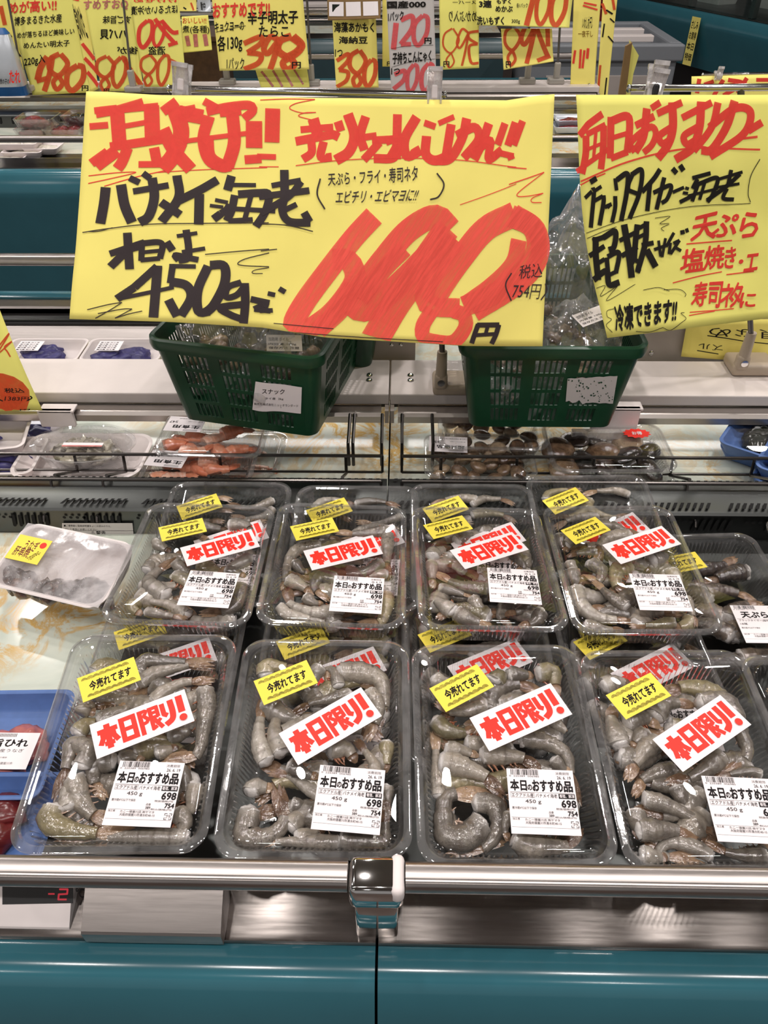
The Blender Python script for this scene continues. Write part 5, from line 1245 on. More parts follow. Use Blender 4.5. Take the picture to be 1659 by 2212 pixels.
# tiger prawn packs
def tiger(label, desc, c, rx, rz, yel, whi, seed, n=11):
    m = TR(*c, radians(rx), 0, radians(rz)); t = thing('prawn_pack', label, 'prawn pack', 'clear tiger prawn packs', m)
    link('tub', TUB, t); link('lid', LID, t); put_stickers(t, None, yel, whi, 'tiger')
    fill(desc, m, 6, seed, -0.085, 0.085, -0.018, (0.023, 0.027), kind='tiger')
tiger('clear tiger prawn pack half tucked under the last back row shrimp pack', 'pack half tucked under the last back row shrimp pack', (0.386, 0.652, 0.828), 0, 3, (-30, 50, 12), (30.5, -53, -3), 201)
tiger('clear tiger prawn pack with a yellow sticker, outermost of the back row', 'outermost pack of the back row', (0.556, 0.66, 0.852), 0, 3, (-44, 66, 0), (28, -52, -3), 202)
tiger('clear tiger prawn pack in the lower layer at the picture edge, showing a price label', 'lower layer pack at the picture edge', (0.462, 0.452, 0.826), 2, 3, (0, -20, 20), (-16, 68, -2), 203)

# ------------------------------------------------------------------ foam trays
def foam_tray(W, L, H, r=0.02, taper=0.010, th=0.003):
    R = lambda i, z: [(x, y, z) for x, y in rrect(W - 2 * i, L - 2 * i, max(0.004, r - i * 0.5), 8)]
    b = MB(); b.loft([R(taper + 0.004, 0.0), R(taper, 0.0), R(0.001, H - 0.003), R(0, H), R(0.002, H + 0.001), R(0.005, H), R(0.007, H - 0.004), R(taper + 0.002, th + 0.003), R(taper + 0.006, th)], True, True); return b
# eel liver tray leaning on the vent
cc = [at_z(x, y, z) for x, y, z in ((48, 1120, 0.866), (300, 1180, 0.868), (214, 1316, 0.846), (-22, 1268, 0.844))]
c0 = sum(cc, Vector()) / 4; ux = ((cc[1] - cc[0]) + (cc[2] - cc[3])).normalized(); vy = ((cc[0] - cc[3]) + (cc[1] - cc[2])); vy = (vy - ux * vy.dot(ux)); Lw = ((cc[1] - cc[0]).length + (cc[2] - cc[3]).length) / 2; Ll = vy.length / 2; vy.normalize(); nz = ux.cross(vy)
m = Matrix((ux, vy, nz)).transposed().to_4x4(); m.translation = c0 - nz * 0.024
t = thing('foam_tray', 'white foam tray of grilled eel liver under fogged film, leaning on the vent', 'food tray', None, m)
obj('tray', foam_tray(Lw, Ll, 0.024, 0.022), 'foam_white', t, smooth=True)
b = MB(); N = 24; vs = []; fs = []
for j in range(N + 1):
    for i in range(N + 1):
        x = (i / N - 0.5) * (Lw - 0.006); y = (j / N - 0.5) * (Ll - 0.006); vs.append((x, y, 0.0255 - 0.003 * (1 - (2 * i / N - 1) ** 2) * (1 - (2 * j / N - 1) ** 2) + 0.0008 * noise.noise(Vector((x * 60, y * 60, 0)))))
fs = [(j * (N + 1) + i, j * (N + 1) + i + 1, (j + 1) * (N + 1) + i + 1, (j + 1) * (N + 1) + i) for j in range(N) for i in range(N)]
b.add(vs, fs); obj('film', b, 'fogged_film', t, smooth=True)
rr = random.Random(4)
for k in range(8):
    b = MB(); x = -Lw * 0.40 + Lw * 0.115 * k; y = -Ll * 0.30 + rr.uniform(-0.004, 0.010); P = [Vector((x + 0.034 * (u - 0.5), y + 0.010 * sin(u * 5 + k), 0.0085 + 0.003 * sin(u * 3))) for u in (0, .25, .5, .75, 1)]
    Q = catmull(P, 0.003); b.tube(Q, [0.0095 + 0.003 * noise.noise(Vector((i * 0.4, k, 0))) for i in range(len(Q))], 9)
    b.attr = {'along': [0.5] * len(b.v), 'edge': [0.3] * len(b.v)}; obj('grilled_liver', b, 'eel_meat', t, smooth=True)
S = Flat(47, 36); b = MB(); b.box((-0.0235, -0.018, 0), (0.0235, 0.018, 0.0003))
inv = m.inverted(); qa = inv @ at_plane(63, 1188, c0 + nz * 0.001, nz)
o = obj('name_sticker', b, 'sticker_yellow', t, TR(qa.x, qa.y, 0.0262, 0, 0, radians(0)))
b = MB(); text(b, S, 'うなぎ', (15, 5, 33, 20), 0.02); text(b, S, '肝串焼', (6, 16, 28, 30), 0.02); obj('brown_lettering', b, 'meat_red', o)
b = MB(); disc(b, S, 39, 9, 4.5); obj('red_seal', b, 'sticker_red', o); b = MB(); text(b, S, '酒の肴に', ((38, 17), (44, 19), (34, 33), (28, 31)), 0.0); obj('small_print', b, 'print_black', o)

def meat_tray(label, c, rz, W, L, tray_mat, food_mat, rx=0, label_px=None, name='meat_tray', cat='food tray', group=None, H=0.022, film=True, lumps=6, prn='旨ひれ'):
    m = TR(*c, radians(rx), 0, radians(rz)); t = thing(name, label, cat, group, m)
    obj('tray', foam_tray(W, L, H, 0.014, 0.012), tray_mat, t, smooth=True)
    rr = random.Random(int(abs(c[0]) * 1e4) + lumps)
    b = MB()
    for k in range(lumps):
        a, r = rr.uniform(0, 6.28), sqrt(rr.random())
        b.ellipsoid((r * cos(a) * (W / 2 - 0.036), r * sin(a) * (L / 2 - 0.030), H * 0.45), rr.uniform(0.022, 0.03), rr.uniform(0.016, 0.022), H * 0.5, 20, 14, bump=0.4, seed=k)
    o = obj('food', b, food_mat, t, smooth=True, angle=180); o['kind'] = 'stuff'
    if film:
        b = MB(); b.loft([[(x, y, H + 0.0015) for x, y in rrect(W - 0.006, L - 0.006, 0.012, 6)]], False, True); obj('film', b, 'clear_lid', t)
    if label_px:
        S = Flat(50, 42); x, y, a = label_px
        b = MB(); b.box((-0.025, -0.021, 0), (0.025, 0.021, 0.0003)); o = obj('price_label', b, 'paper_white', t, TR(x, y, H + 0.002, 0, 0, a))
        b = MB(); text(b, S, prn, (5, 7, 42, 17), 0.04); text(b, S, '愛知産うなぎ', (3, 19, 40, 23)); text(b, S, '要冷蔵4℃以下で保存', (2, 28, 26, 30)); text(b, S, '加工者 大阪府寝屋川市', (2, 34, 34, 37))
        for k in range(14): quad(b, S, 6 + k * 1.5, 1, 6.7 + k * 1.5, 5)
        obj('label_print', b, 'print_black', o)
    return t
c = at_z(0, 1600, 0.815); meat_tray('blue foam tray of pink eel fins with a white label, nearest the onyx board', (c.x - 0.02, c.y, 0.79), 2, 0.16, 0.13, 'foam_blue', 'meat_pink', 0, (0.033, -0.012, -0.03), group='blue foam trays', lumps=9)
c = at_z(-20, 1760, 0.815); meat_tray('blue foam tray of red fish cuts, closest to the temperature display', (c.x - 0.02, c.y - 0.008, 0.789), 1, 0.16, 0.11, 'foam_blue', 'meat_red', 0, None, group='blue foam trays', lumps=8)

# ------------------------------------------------------------------ packs in the rear well
BW, BL, BD = 0.165, 0.115, 0.036
_t, _l = tray_meshes(BW, BL, D=BD); TUB_B = _t.mesh('tub', 'clear_pet', True, 40); LID_B = _l.mesh('lid', ['clear_lid', 'clear_rim'], True, 40)
def rear_pack(label, cat, px, z, rz=0, prn=None, prn_at=(-0.05, 0.0, 3.0), big=1.0, group=None, name='seafood_pack', rx=0):
    p = at_z(px[0], px[1], z); m = TR(p.x, p.y, z, radians(rx), 0, radians(rz)) @ Matrix.Diagonal((big, big, 1, 1))
    t = thing(name, label, cat, group, m); link('tub', TUB_B, t); link('lid', LID_B, t)
    if prn:
        S = Flat(58, 40); b = MB(); b.box((-0.029, -0.02, 0), (0.029, 0.02, 0.0003)); o = obj('price_label', b, 'paper_white', t, TR(prn_at[0], prn_at[1], 0.005, 0, 0, prn_at[2]))
        b = MB(); text(b, S, prn, (4, 8, 46, 17), 0.045); text(b, S, '要冷蔵4℃以下で保存', (3, 26, 26, 28)); text(b, S, '加工者 大阪府寝屋川市清水町', (3, 33, 42, 36)); text(b, S, '547' if '生' in prn else '359', (42, 22, 55, 28), 0.02)
        for k in range(16): quad(b, S, 6 + k * 1.4, 1, 6.6 + k * 1.4, 6)
        obj('label_print', b, 'print_black', o)
    return t, m
def boiled(label, desc, px, z, rz, seed, prn_at, n=9):
    t, m = rear_pack(label, 'shrimp pack', px, z, rz, '生食用', prn_at, group='boiled shrimp packs', name='boiled_shrimp_pack')
    rr = random.Random(seed)
    for k in range(n):
        x = -0.050 + 0.104 * (k % 5) / 4 + rr.uniform(-0.006, 0.006); y = (-0.02, 0.02)[k % 2] + rr.uniform(-0.008, 0.008); a = rr.uniform(-0.5, 0.5); cu = 0.9 * rr.choice((-1, 1)); zz = -0.016 - 0.004 * (k % 3)
        pts = [Vector((x + 0.026 * u * cos(a), y + 0.026 * u * sin(a) + cu * 0.010 * (1 - u * u), zz)) for u in (-1, -.5, 0, .5, 1)]
        shrimp('orange boiled shrimp in the ' + desc, 'boiled shrimps in the ' + desc, m, pts, 0.025, seed * 17 + k, name='boiled_shrimp', shell='prawn_boiled', tailm='prawn_boiled', legs=False, meat=False)
boiled('clear pack of orange boiled shrimps, upper one directly under the snack basket', 'upper pack directly under the snack basket', (462, 938), 0.838, -2, 301, (-0.048, 0.018, 3.1))
boiled('clear pack of orange boiled shrimps behind the wire guard, front one with an upside-down label', 'front pack behind the wire guard', (432, 1004), 0.822, -2, 302, (-0.050, 0.006, 3.05))
boiled('clear pack of orange boiled shrimps peeping out at the onyx board side', 'pack peeping out at the onyx board side', (500, 975), 0.800, -2, 303, (0.2, 0.3, 3.0) and (-0.03, -0.02, 3.0))
# oysters in an oval bowl on a white foam tray
p = at_z(185, 1000, 0.79); t = thing('foam_tray', 'big white foam tray carrying the oval bowl of oysters, behind the wire guard', 'food tray', None, TR(p.x, p.y, 0.7795)); obj('tray', foam_tray(0.20, 0.12, 0.026, 0.03, 0.02), 'foam_white', t, smooth=True)
t = thing('oyster_bowl', 'oval clear bowl of raw grey oysters with a pink printed band', 'bowl', None, TR(p.x + 0.004, p.y + 0.006, 0.786))
E_ = lambda a, b_, z: [(a * cos(2 * pi * k / 48), b_ * sin(2 * pi * k / 48), z) for k in range(48)]
b = MB(); b.loft([E_(0.05, 0.028, 0), E_(0.062, 0.036, 0.004), E_(0.074, 0.044, 0.034), E_(0.080, 0.049, 0.036), E_(0.080, 0.049, 0.038)], True); obj('bowl', b, 'frosty_pet', t, smooth=True)
b = MB(); b.loft([E_(0.081, 0.05, 0.0375), E_(0.081, 0.05, 0.041), E_(0.074, 0.045, 0.042), E_(0.070, 0.042, 0.039)], False, True); obj('lid', b, 'clear_lid', t, smooth=True)
b = MB(); b.box((-0.03, -0.012, 0.0395), (0.032, -0.002, 0.0397)); o = obj('name_band', b, 'paper_white', t); b = MB(); b.box((-0.03, -0.0125, 0.0396), (0.032, -0.009, 0.0399)); obj('pink_stripe', b, 'meat_pink', o)
rr = random.Random(9); OY = []
for k in range(3):
    b = MB(); b.ellipsoid((0, 0, 0), 0.019, 0.012, 0.008, 16, 10, bump=0.5, seed=k + 2); b.attr = {'along': [0.5] * len(b.v), 'edge': [1.0 if abs(v[2]) < 0.0018 else 0.0 for v in b.v]}; OY.append(b.mesh('oyster', 'oyster_meat', True))
for k in range(14):
    a = 2 * pi * k / 9; r = 0.75 if k < 9 else 0.3; o = link('oyster', OY[k % 3], None, TR(p.x + 0.004 + r * 0.052 * cos(a), p.y + 0.006 + r * 0.03 * sin(a), 0.786 + (0.020 if k < 9 else 0.025) + 0.002 * (k % 2), 0, rr.uniform(-0.3, 0.3), rr.uniform(0, 6)))
    tag(o, 'raw grey oyster lying in the oval clear bowl', 'oyster', 'oysters in the oval bowl')
# purple fish trays far left
for k, (px, z, lb) in enumerate((((-20, 955), 0.812, 'white foam tray of blue-purple fish, upper one beside the oyster bowl'), ((10, 1000), 0.79, 'white foam tray of blue-purple fish, lower one beside the oyster bowl'), ((60, 935), 0.785, 'white foam tray of blue-purple fish half hidden behind the oyster bowl'))):
    p = at_z(*px, z); meat_tray(lb, (p.x - 0.02, p.y, z - 0.008), 12 - 9 * k, 0.16, 0.10, 'foam_white', 'foam_purple', group='blue-purple fish trays', lumps=7, name='fish_tray')
# clams
def clam_mesh(a, b_, h, mat, seed):
    m = MB()
    for s in (1, -1):
        L = []
        for i in range(9):
            u = i / 8; r = cos(u * pi / 2); z = s * h * sin(u * pi / 2) * (1 + 0.02 * sin(i * 3)); off = b_ * 0.28 * u
            L.append([(a * r * cos(2 * pi * k / 20), b_ * r * sin(2 * pi * k / 20) * (1.0 + 0.12 * sin(2 * pi * k / 20)) + off, z) for k in range(20)])
        m.loft(L, False, False)
    m.attr = {'along': [0.5] * len(m.v), 'edge': [0.5 + 0.5 * sin(abs(v[2]) / h * 34) for v in m.v]}
    return m.mesh('shell', mat, True)
CLAM = clam_mesh(0.0145, 0.0125, 0.0080, 'clam_shell', 1); MUSS = clam_mesh(0.024, 0.016, 0.010, 'mussel_shell', 2); HARD = clam_mesh(0.025, 0.021, 0.0125, 'clam_shell', 3)
def shells(desc, label, m, n, meshes, name, cat, seed, sp=0.022):
    rr = random.Random(seed); pts = []; tries = 0
    while len(pts) < n and tries < 4000:
        tries += 1; x, y = rr.uniform(-0.062, 0.062), rr.uniform(-0.037, 0.037)
        if all((x - a) ** 2 + ((y - c) * 1.1) ** 2 > sp ** 2 for a, c in pts): pts.append((x, y))
    for i, (x, y) in enumerate(pts):
        o = link(name, meshes[i % len(meshes)], None, m @ TR(x, y, -0.015 - 0.003 * (i % 3), rr.uniform(-0.5, 0.5), rr.uniform(-0.5, 0.5), rr.uniform(0, 6.28)))
        tag(o, label + ' in the ' + desc, cat, name.replace('_', ' ') + 's in the ' + desc)
for lb, ds, px, z, rz, sd in (('clear pack of small brown clams with an upside-down label, behind the wire guard', 'front clam pack behind the wire guard', (1035, 985), 0.822, -1, 401), ('clear pack of small brown clams just under the torn-label basket', 'clam pack just under the torn-label basket', (1062, 925), 0.834, -1, 402)):
    t, m = rear_pack(lb, 'clam pack', px, z, rz, '超貝優品' if sd == 401 else None, (-0.046, 0.022, 3.1), group='small clam packs', name='clam_pack')
    shells(ds, 'small brown ridged clam packed', m, 20, [CLAM], 'small_clam', 'clam', sd, 0.0235)
t, m = rear_pack('clear pack of big clams and dark mussels with a red star sticker', 'clam pack', (1312, 965), 0.826, 1, None, big=1.12, name='mussel_pack')
shells('pack with the red star sticker', 'big clam or dark mussel packed', m, 12, [MUSS, HARD, MUSS], 'big_shellfish', 'shellfish', 403, 0.033)
b = MB(); b.add([((0.020 if k % 2 else 0.016) * cos(2 * pi * k / 24), 0.6 * (0.020 if k % 2 else 0.016) * sin(2 * pi * k / 24), 0) for k in range(24)], [tuple(range(24))]); o = obj('star_sticker', b, 'sticker_red', t, TR(0.045, 0.025, 0.0052)); o['label'] = 'red star sticker'
S = Flat(30, 20); b = MB(); text(b, S, 'お得', (8, 6, 22, 14), 0.03); obj('white_lettering', b, 'paper_white', o, TR(0, 0, 0.0001))
t, m = rear_pack('clear pack of big clams and dark mussels underneath the one with the red star', 'clam pack', (1312, 1003), 0.803 - 0.01, 1, None, big=1.12, name='mussel_pack')
shells('pack underneath the red star pack', 'big clam or dark mussel packed', m, 10, [MUSS, HARD], 'big_shellfish', 'shellfish', 404, 0.034)
# blue trays at the far right
for i, (px, z) in enumerate(((1640, 940), (1655, 990), (1745, 935), (1760, 985))):
    pass
for i, (x, y, z) in enumerate(((1600, 948, 0.80), (1600, 935, 0.822), (1672, 1012, 0.80), (1680, 985, 0.822), (1720, 930, 0.83))):
    p = at_z(x + 40, y, z)
    meat_tray(('empty-looking blue foam tray in the stack at the picture edge, lowest behind the wire guard', 'blue foam tray in the stack at the picture edge, second one up and farther back', 'blue foam tray in the stack at the picture edge, touching the wire guard', 'blue foam tray in the stack at the picture edge, on top near the wire guard', 'blue foam tray in the stack at the picture edge, highest and farthest right')[i], (p.x, p.y, z - 0.02), 55, 0.13, 0.09, 'foam_blue', 'sashimi_dark', group='stacked blue foam trays', lumps=5, name='blue_tray')
# trays against the far inner wall
for x, lb in ((95, 'white tray of purple fish against the far inner wall, near the drain hole'), (268, 'white tray with a printed label against the far inner wall, beside the snack basket')):
    p = at_z(x, 772, 0.79); t = meat_tray(lb, (p.x, p.y + 0.01, 0.7795), 0, 0.15, 0.09, 'foam_white', 'foam_purple', lumps=6, name='fish_tray')
    S = Flat(46, 38); b = MB(); b.box((-0.023, -0.019, 0), (0.023, 0.019, 0.0003)); o = obj('price_label', b, 'paper_white', t, TR(-0.03, 0.008, 0.025)); b = MB()
    for k in range(5): text(b, S, '要冷蔵 加工者', (3, 4 + 7 * k, 38, 8 + 7 * k), 0.02)
    obj('label_print', b, 'print_black', o)

# small notice plates on the vent riser
t = thing('warning_plate', 'grey printed warning plate on the riser behind the white foam tray', 'notice')
class Riser:
    k = 0
    def pt(s, x, y, e): return at_plane(x, y, Vector((0, 0.7955 - e, 0.79)), Vector((0, 1, 0.0)))
S = Riser(); b = MB(); b.add([S.pt(x, y, 0) for x, y in ((134, 1130), (286, 1130), (290, 1168), (134, 1160))], [(0, 1, 2, 3)]); obj('plate', b, 'paper_grey', t)
b = MB(); text(b, S, '■ご使用前に取扱説明書をよくお読みのうえ、', ((138, 1133), (240, 1135), (240, 1139), (138, 1138))); text(b, S, '正しく安全にお使いください', ((140, 1141), (210, 1142), (210, 1146), (140, 1145))); text(b, S, '⚠警告', ((195, 1147), (228, 1147), (228, 1156), (195, 1156)))
quad(b, S, 136, 1146.5, 288, 1147); obj('plate_print', b, 'print_black', t)

# clear bag standing beyond the rear handrail
p = at_y(1252, 545, 1.562); t = thing('plastic_bag', 'tall crumpled clear plastic bag beyond the rear handrail, between the two big signs', 'bag', None, TR(p.x, 1.58, 0.875))
obj('film', film_blob(0.075, 0.03, 0.10, 51, 4, 0.3, 0.04), 'bag_film', t, smooth=True, angle=180)

# ================================================================== things on the case across the aisle
SH = 2.19
def far_item_tray(label, x0, x1, ypx, z, food, tray='clear_pet', H=0.035, L=0.11, yy=None, name='meat_pack', group='meat packs across the aisle'):
    a, c = at_z(x0, ypx, z), at_z(x1, ypx, z); W = (c - a).length; t = thing(name, label, 'food pack', group, TR((a.x + c.x) / 2, (a.y + c.y) / 2, z))
    obj('tray', foam_tray(W, L, H, 0.012, 0.012), tray, t, smooth=True)
    b = MB(); rr = random.Random(x0)
    for k in range(8): b.ellipsoid((rr.uniform(-0.5, 0.5) * (W - 0.07), rr.uniform(-0.5, 0.5) * (L - 0.06), H * 0.42), 0.028, 0.018, H * 0.45, 16, 10, bump=0.4, seed=k)
    o = obj('food', b, food, t, smooth=True, angle=180); o['kind'] = 'stuff'; return t
far_item_tray('clear pack of red meat across the aisle, topmost of its heap', 45, 128, 274, 0.815, 'meat_red')
far_item_tray('clear pack of dark red meat across the aisle, lower one beneath the topmost', 45, 112, 296, 0.785, 'meat_red')
far_item_tray('clear pack of dark red meat across the aisle, next to the large 698 sign', 108, 186, 296, 0.785, 'meat_red')
far_item_tray('pack of dark seaweed across the aisle, partly behind the large 698 sign', 145, 215, 268, 0.812, 'sashimi_dark')
for i, (x0, x1, y, z, lb) in enumerate(((-40, 60, 352, 0.79, 'white tray of pale fish cakes across the aisle, nearest the bumper edge'), (15, 100, 336, 0.80, 'white tray of pale fish cakes across the aisle, middle one of the slanting row'), (60, 135, 328, 0.805, 'white tray of pale fish cakes across the aisle, last of the slanting row'), (-30, 90, 318, 0.82, 'long pale box across the aisle above the fish cake trays'))):
    far_item_tray(lb, x0, x1, y, z - 0.012, 'noodle_white', 'foam_white', 0.02, 0.09, name='fish_cake_tray', group='fish cake trays across the aisle')
for i, (x, y, lb) in enumerate(((1225, 262, 'silver-banded pack across the aisle in the gap between the big signs, upper one'), (1222, 276, 'silver-banded pack across the aisle in the gap between the big signs, lower one'))):
    far_item_tray(lb, x - 30, x + 40, y + 6, 0.80 + 0.012 * (1 - i), 'meat_red', 'bag_silver', 0.02, 0.09, name='banded_pack', group='banded packs across the aisle')

# hanging price signs across the aisle
YB = 3.22
def far_sign(label, px, mat, specs, texts, Y=YB, lean=-0.03, disp=None, group='price signs across the aisle'):
    t, S = sign('price_sign', label, px, (Y, Y, Y + lean, Y + lean), mat, disp or (lambda u, v: 0.004 * sin(v * 4 + u * 2)), 20, 28, group); S.lift = 0.0012
    by = {}
    for m_, sp in specs: by.setdefault(m_, ([], []))[0].append(sp)
    for m_, tx in texts:
        tx = (tx[0], tx[1], tx[2] + 0.012); by.setdefault(m_, ([], []))[1].append(tx)
    for m_, (a, c) in by.items():
        nm = {'ink_red': 'red_lettering', 'ink_orange': 'red_lettering', 'ink_pink': 'pink_lettering', 'ink_dark': 'black_lettering', 'ink_brown': 'brown_lettering', 'meat_pink': 'pink_lettering', 'sashimi_dark': 'food_pictures'}.get(m_, 'lettering')
        letters(t, nm, S, m_, a, c)
    return t
BX = lambda x0, y0, x1, y1, k=0: ((x0, y0 + k), (x1, y0), (x1, y1), (x0, y1 + k))
OR, BK = 'ink_orange', 'ink_dark'
Z8 = lambda x, y, w_, h, c: f"c{c}: {x+w_*.55},{y} {x+w_*.15},{y+h*.15} {x+w_*.1},{y+h*.45} {x+w_*.5},{y+h*.62} {x+w_*.9},{y+h*.3} {x+w_*.6},{y}; c{c*.9}: {x+w_*.5},{y+h*.62} {x+w_*.25},{y+h*.8} {x+w_*.4},{y+h} {x+w_*.65},{y+h*.85} {x+w_*.5},{y+h*.62}"
Z0 = lambda x, y, w_, h, c: f"c{c}: {x+w_*.6},{y} {x+w_*.2},{y+h*.3} {x+w_*.15},{y+h*.8} {x+w_*.4},{y+h} {x+w_*.8},{y+h*.6} {x+w_*.85},{y+h*.1} {x+w_*.6},{y}"
Z3 = lambda x, y, w_, h, c: f"c{c}: {x+w_*.1},{y+h*.2} {x+w_*.8},{y} {x+w_*.8},{y+h*.2} {x+w_*.25},{y+h*.48}; c{c}: {x+w_*.25},{y+h*.48} {x+w_*.8},{y+h*.55} {x+w_*.7},{y+h*.8} {x+w_*.1},{y+h}"
Z9 = lambda x, y, w_, h, c: f"c{c}: {x+w_*.8},{y+h*.1} {x+w_*.4},{y} {x+w_*.1},{y+h*.35} {x+w_*.3},{y+h*.5} {x+w_*.8},{y+h*.1}; c{c}: {x+w_*.8},{y+h*.1} {x+w_*.6},{y+h*.6} {x+w_*.4},{y+h}"
far_sign('yellow sign reading 480 for salted cod roe, across the aisle above the blue bag', [(8, -30), (160, -30), (196, 200), (70, 206)], 'paper_lime',
    [(OR, "c14: 105,128 90,150 82,176; 10: 80,178 104,172; c12: 116,126 108,165 96,198"), (OR, Z8(104, 122, 48, 72, 11)), (OR, Z0(138, 146, 50, 50, 12))],
    [('ink_red', ('めが高い!!', BX(22, 0, 125, 28, 8), 0.02)), (BK, ('博多まるきた水産', BX(34, 34, 136, 54, 8), 0.01)), (BK, ('めが落ちるほど美味しい', BX(40, 66, 162, 80, 10), 0.01)), (BK, ('めんたい明太子', BX(54, 92, 152, 106, 6), 0.01)), (BK, ('220g入', BX(54, 122, 100, 144, 8), 0.01)), (BK, ('円', BX(177, 186, 191, 197), 0.02))])
far_sign('narrow strip of a yellow sign showing behind the 480 one', [(150, -30), (182, -30), (212, 192), (196, 200)], 'paper_yellow', [('ink_red', "7: 184,124 206,150; 7: 188,150 212,170; 7: 192,172 212,188; 6: 153,12 175,18")], [(BK, ('信めのせ', ((160, 30), (174, 30), (198, 118), (180, 118)), 0.01))])
far_sign('back of a yellow sign with mirrored 980 showing through, beside the thin grey pole', [(176, -30), (282, -30), (310, 196), (220, 198)], 'paper_lime',
    [(OR, Z8(206, 126, 46, 70, 8)), (OR, Z0(238, 128, 40, 60, 9)), (OR, "c10: 268,132 286,160 306,186")], [('meat_pink', ('すめすおQ', BX(182, 0, 278, 24, 3), 0.02)), (BK, ('すご旨味', BX(284, 38, 224, 56), 0.01)), (BK, ('ハバ貝', BX(276, 68, 218, 90), 0.02)), (BK, ('後が', BX(298, 106, 254, 122), 0.01)), (BK, ('円', BX(236, 192, 224, 200), 0.02))])
far_sign('back of a yellow sign showing mirrored 450 and 380, left of the clear clip', [(276, -30), (384, -30), (402, 188), (312, 188)], 'paper_lime',
    [('ink_red', Z0(296, 50, 40, 58, 9)), ('ink_red', Z0(328, 52, 32, 54, 7)), ('ink_red', "c9: 350,50 372,75 386,76; c9: 336,46 352,70 378,100; 8: 364,104 384,98"), (OR, Z8(302, 124, 40, 62, 6)), (OR, Z0(336, 124, 34, 60, 7)), (OR, "c8: 366,134 382,142 396,150")],
    [('ink_red', ('けけせめ', BX(382, 0, 290, 9), 0.02)), (BK, ('ほたるいか沖漬', BX(384, 18, 285, 38, -4), 0.01)), (BK, ('酒盗', BX(358, 106, 322, 124), 0.01))])
far_sign('small green-yellow sign with pink pictures on a wooden box', [(392, 36), (450, 33), (458, 108), (396, 114)], 'paper_lime', [('meat_pink', "c9: 404,76 408,98; c9: 422,72 424,100; c9: 442,72 446,98")], [(OR, ('おいしい!!', BX(395, 38, 446, 50), 0.0)), (BK, ('煮(各種)', BX(395, 54, 452, 72), 0.0))], Y=3.4)
far_sign('yellow sign reading 398 for spicy cod roe, across the aisle', [(455, -30), (652, -30), (668, 150), (474, 153)], 'paper_yellow',
    [('ink_orange', Z3(522, 78, 52, 72, 12)), ('ink_orange', Z9(566, 78, 46, 72, 13)), ('ink_orange', Z8(596, 76, 62, 74, 16)), ('ink_orange', "c14: 630,80 648,95 640,110 612,126"), (BK, "c1.2: 467,68 490,62 532,54")],
    [('ink_red', ('おすすめです!!', BX(460, 2, 584, 34, 4), 0.03)), (BK, ('キョクヨーの', BX(464, 42, 528, 64, 4), 0.01)), (BK, ('辛子明太子', BX(536, 20, 644, 50, 2), 0.02)), (BK, ('たらこ', BX(560, 54, 624, 78), 0.01)), (BK, ('各130g', BX(470, 70, 524, 110, 6), 0.01)), (BK, ('1パック', BX(490, 124, 528, 150), 0.0)), (BK, ('円', BX(631, 133, 650, 148), 0.02))])
far_sign('folded lower part of a yellow sign hanging beneath the 398 sign', [(552, 152), (664, 150), (669, 188), (564, 190)], 'paper_lime', [('meat_pink', "5: 565,155 590,187; 5: 590,153 610,187; 5: 612,152 632,186; 4: 636,152 655,182")], [], Y=YB + 0.04)
far_sign('brown board with three food pictures above the seaweed sign', [(706, -40), (824, -42), (822, 40), (708, 44)], 'card_brown', [('paper_white', "30: 711,20 743,20; 30: 748,20 780,19; 30: 785,19 817,18"), ('sashimi_dark', "c16: 718,18 736,18; c16: 756,18 774,17; c16: 793,17 811,16")], [], Y=YB - 0.02)
far_sign('yellow sign reading 380 for seaweed, across the aisle below the picture board', [(718, 42), (812, 40), (818, 189), (726, 190)], 'paper_yellow',
    [('ink_orange', Z3(724, 116, 34, 72, 9)), ('ink_orange', Z8(752, 108, 42, 80, 10)), ('ink_orange', Z0(782, 128, 34, 58, 10))], [(BK, ('海藻あかもく', BX(722, 48, 808, 70), 0.02)), (BK, ('海納豆', BX(732, 78, 794, 94), 0.02)), (BK, ('1つ', BX(724, 106, 740, 122), 0.01))])
far_sign('yellow sign edge showing behind the white sign across the aisle', [(826, -30), (870, -30), (880, 144), (826, 144)], 'paper_yellow', [], [(BK, ('円', BX(836, 130, 848, 142), 0.02))], Y=YB + 0.05)
far_sign('white sign reading 120 and 200 in pink, across the aisle behind the clip', [(833, -30), (936, -30), (944, 212), (846, 214)], 'paper_grey',
    [('ink_pink', "c12: 856,48 850,104; 6: 846,102 856,103"), ('ink_pink', "c11: 866,42 890,34 890,60 866,94; 10: 866,94 888,94"), ('ink_pink', Z0(888, 32, 42, 64, 10)), ('ink_pink', "c10: 852,160 874,152 872,172 850,192"), ('ink_pink', Z0(876, 138, 30, 60, 9)), ('ink_pink', Z0(906, 136, 34, 60, 10)), (BK, "c0.8: 845,104 880,98 936,96; c0.8: 846,144 890,132 940,126")],
    [(BK, ('国産000', BX(836, 0, 920, 16, 2), 0.04)), (BK, ('1パック', BX(838, 22, 872, 42, 4), 0.02)), (BK, ('円', BX(917, 80, 932, 94), 0.03)), (BK, ('子持ちこんにゃく', BX(848, 106, 932, 132, 6), 0.03)), (BK, ('1つ', BX(845, 146, 864, 160), 0.02))], Y=YB - 0.03)
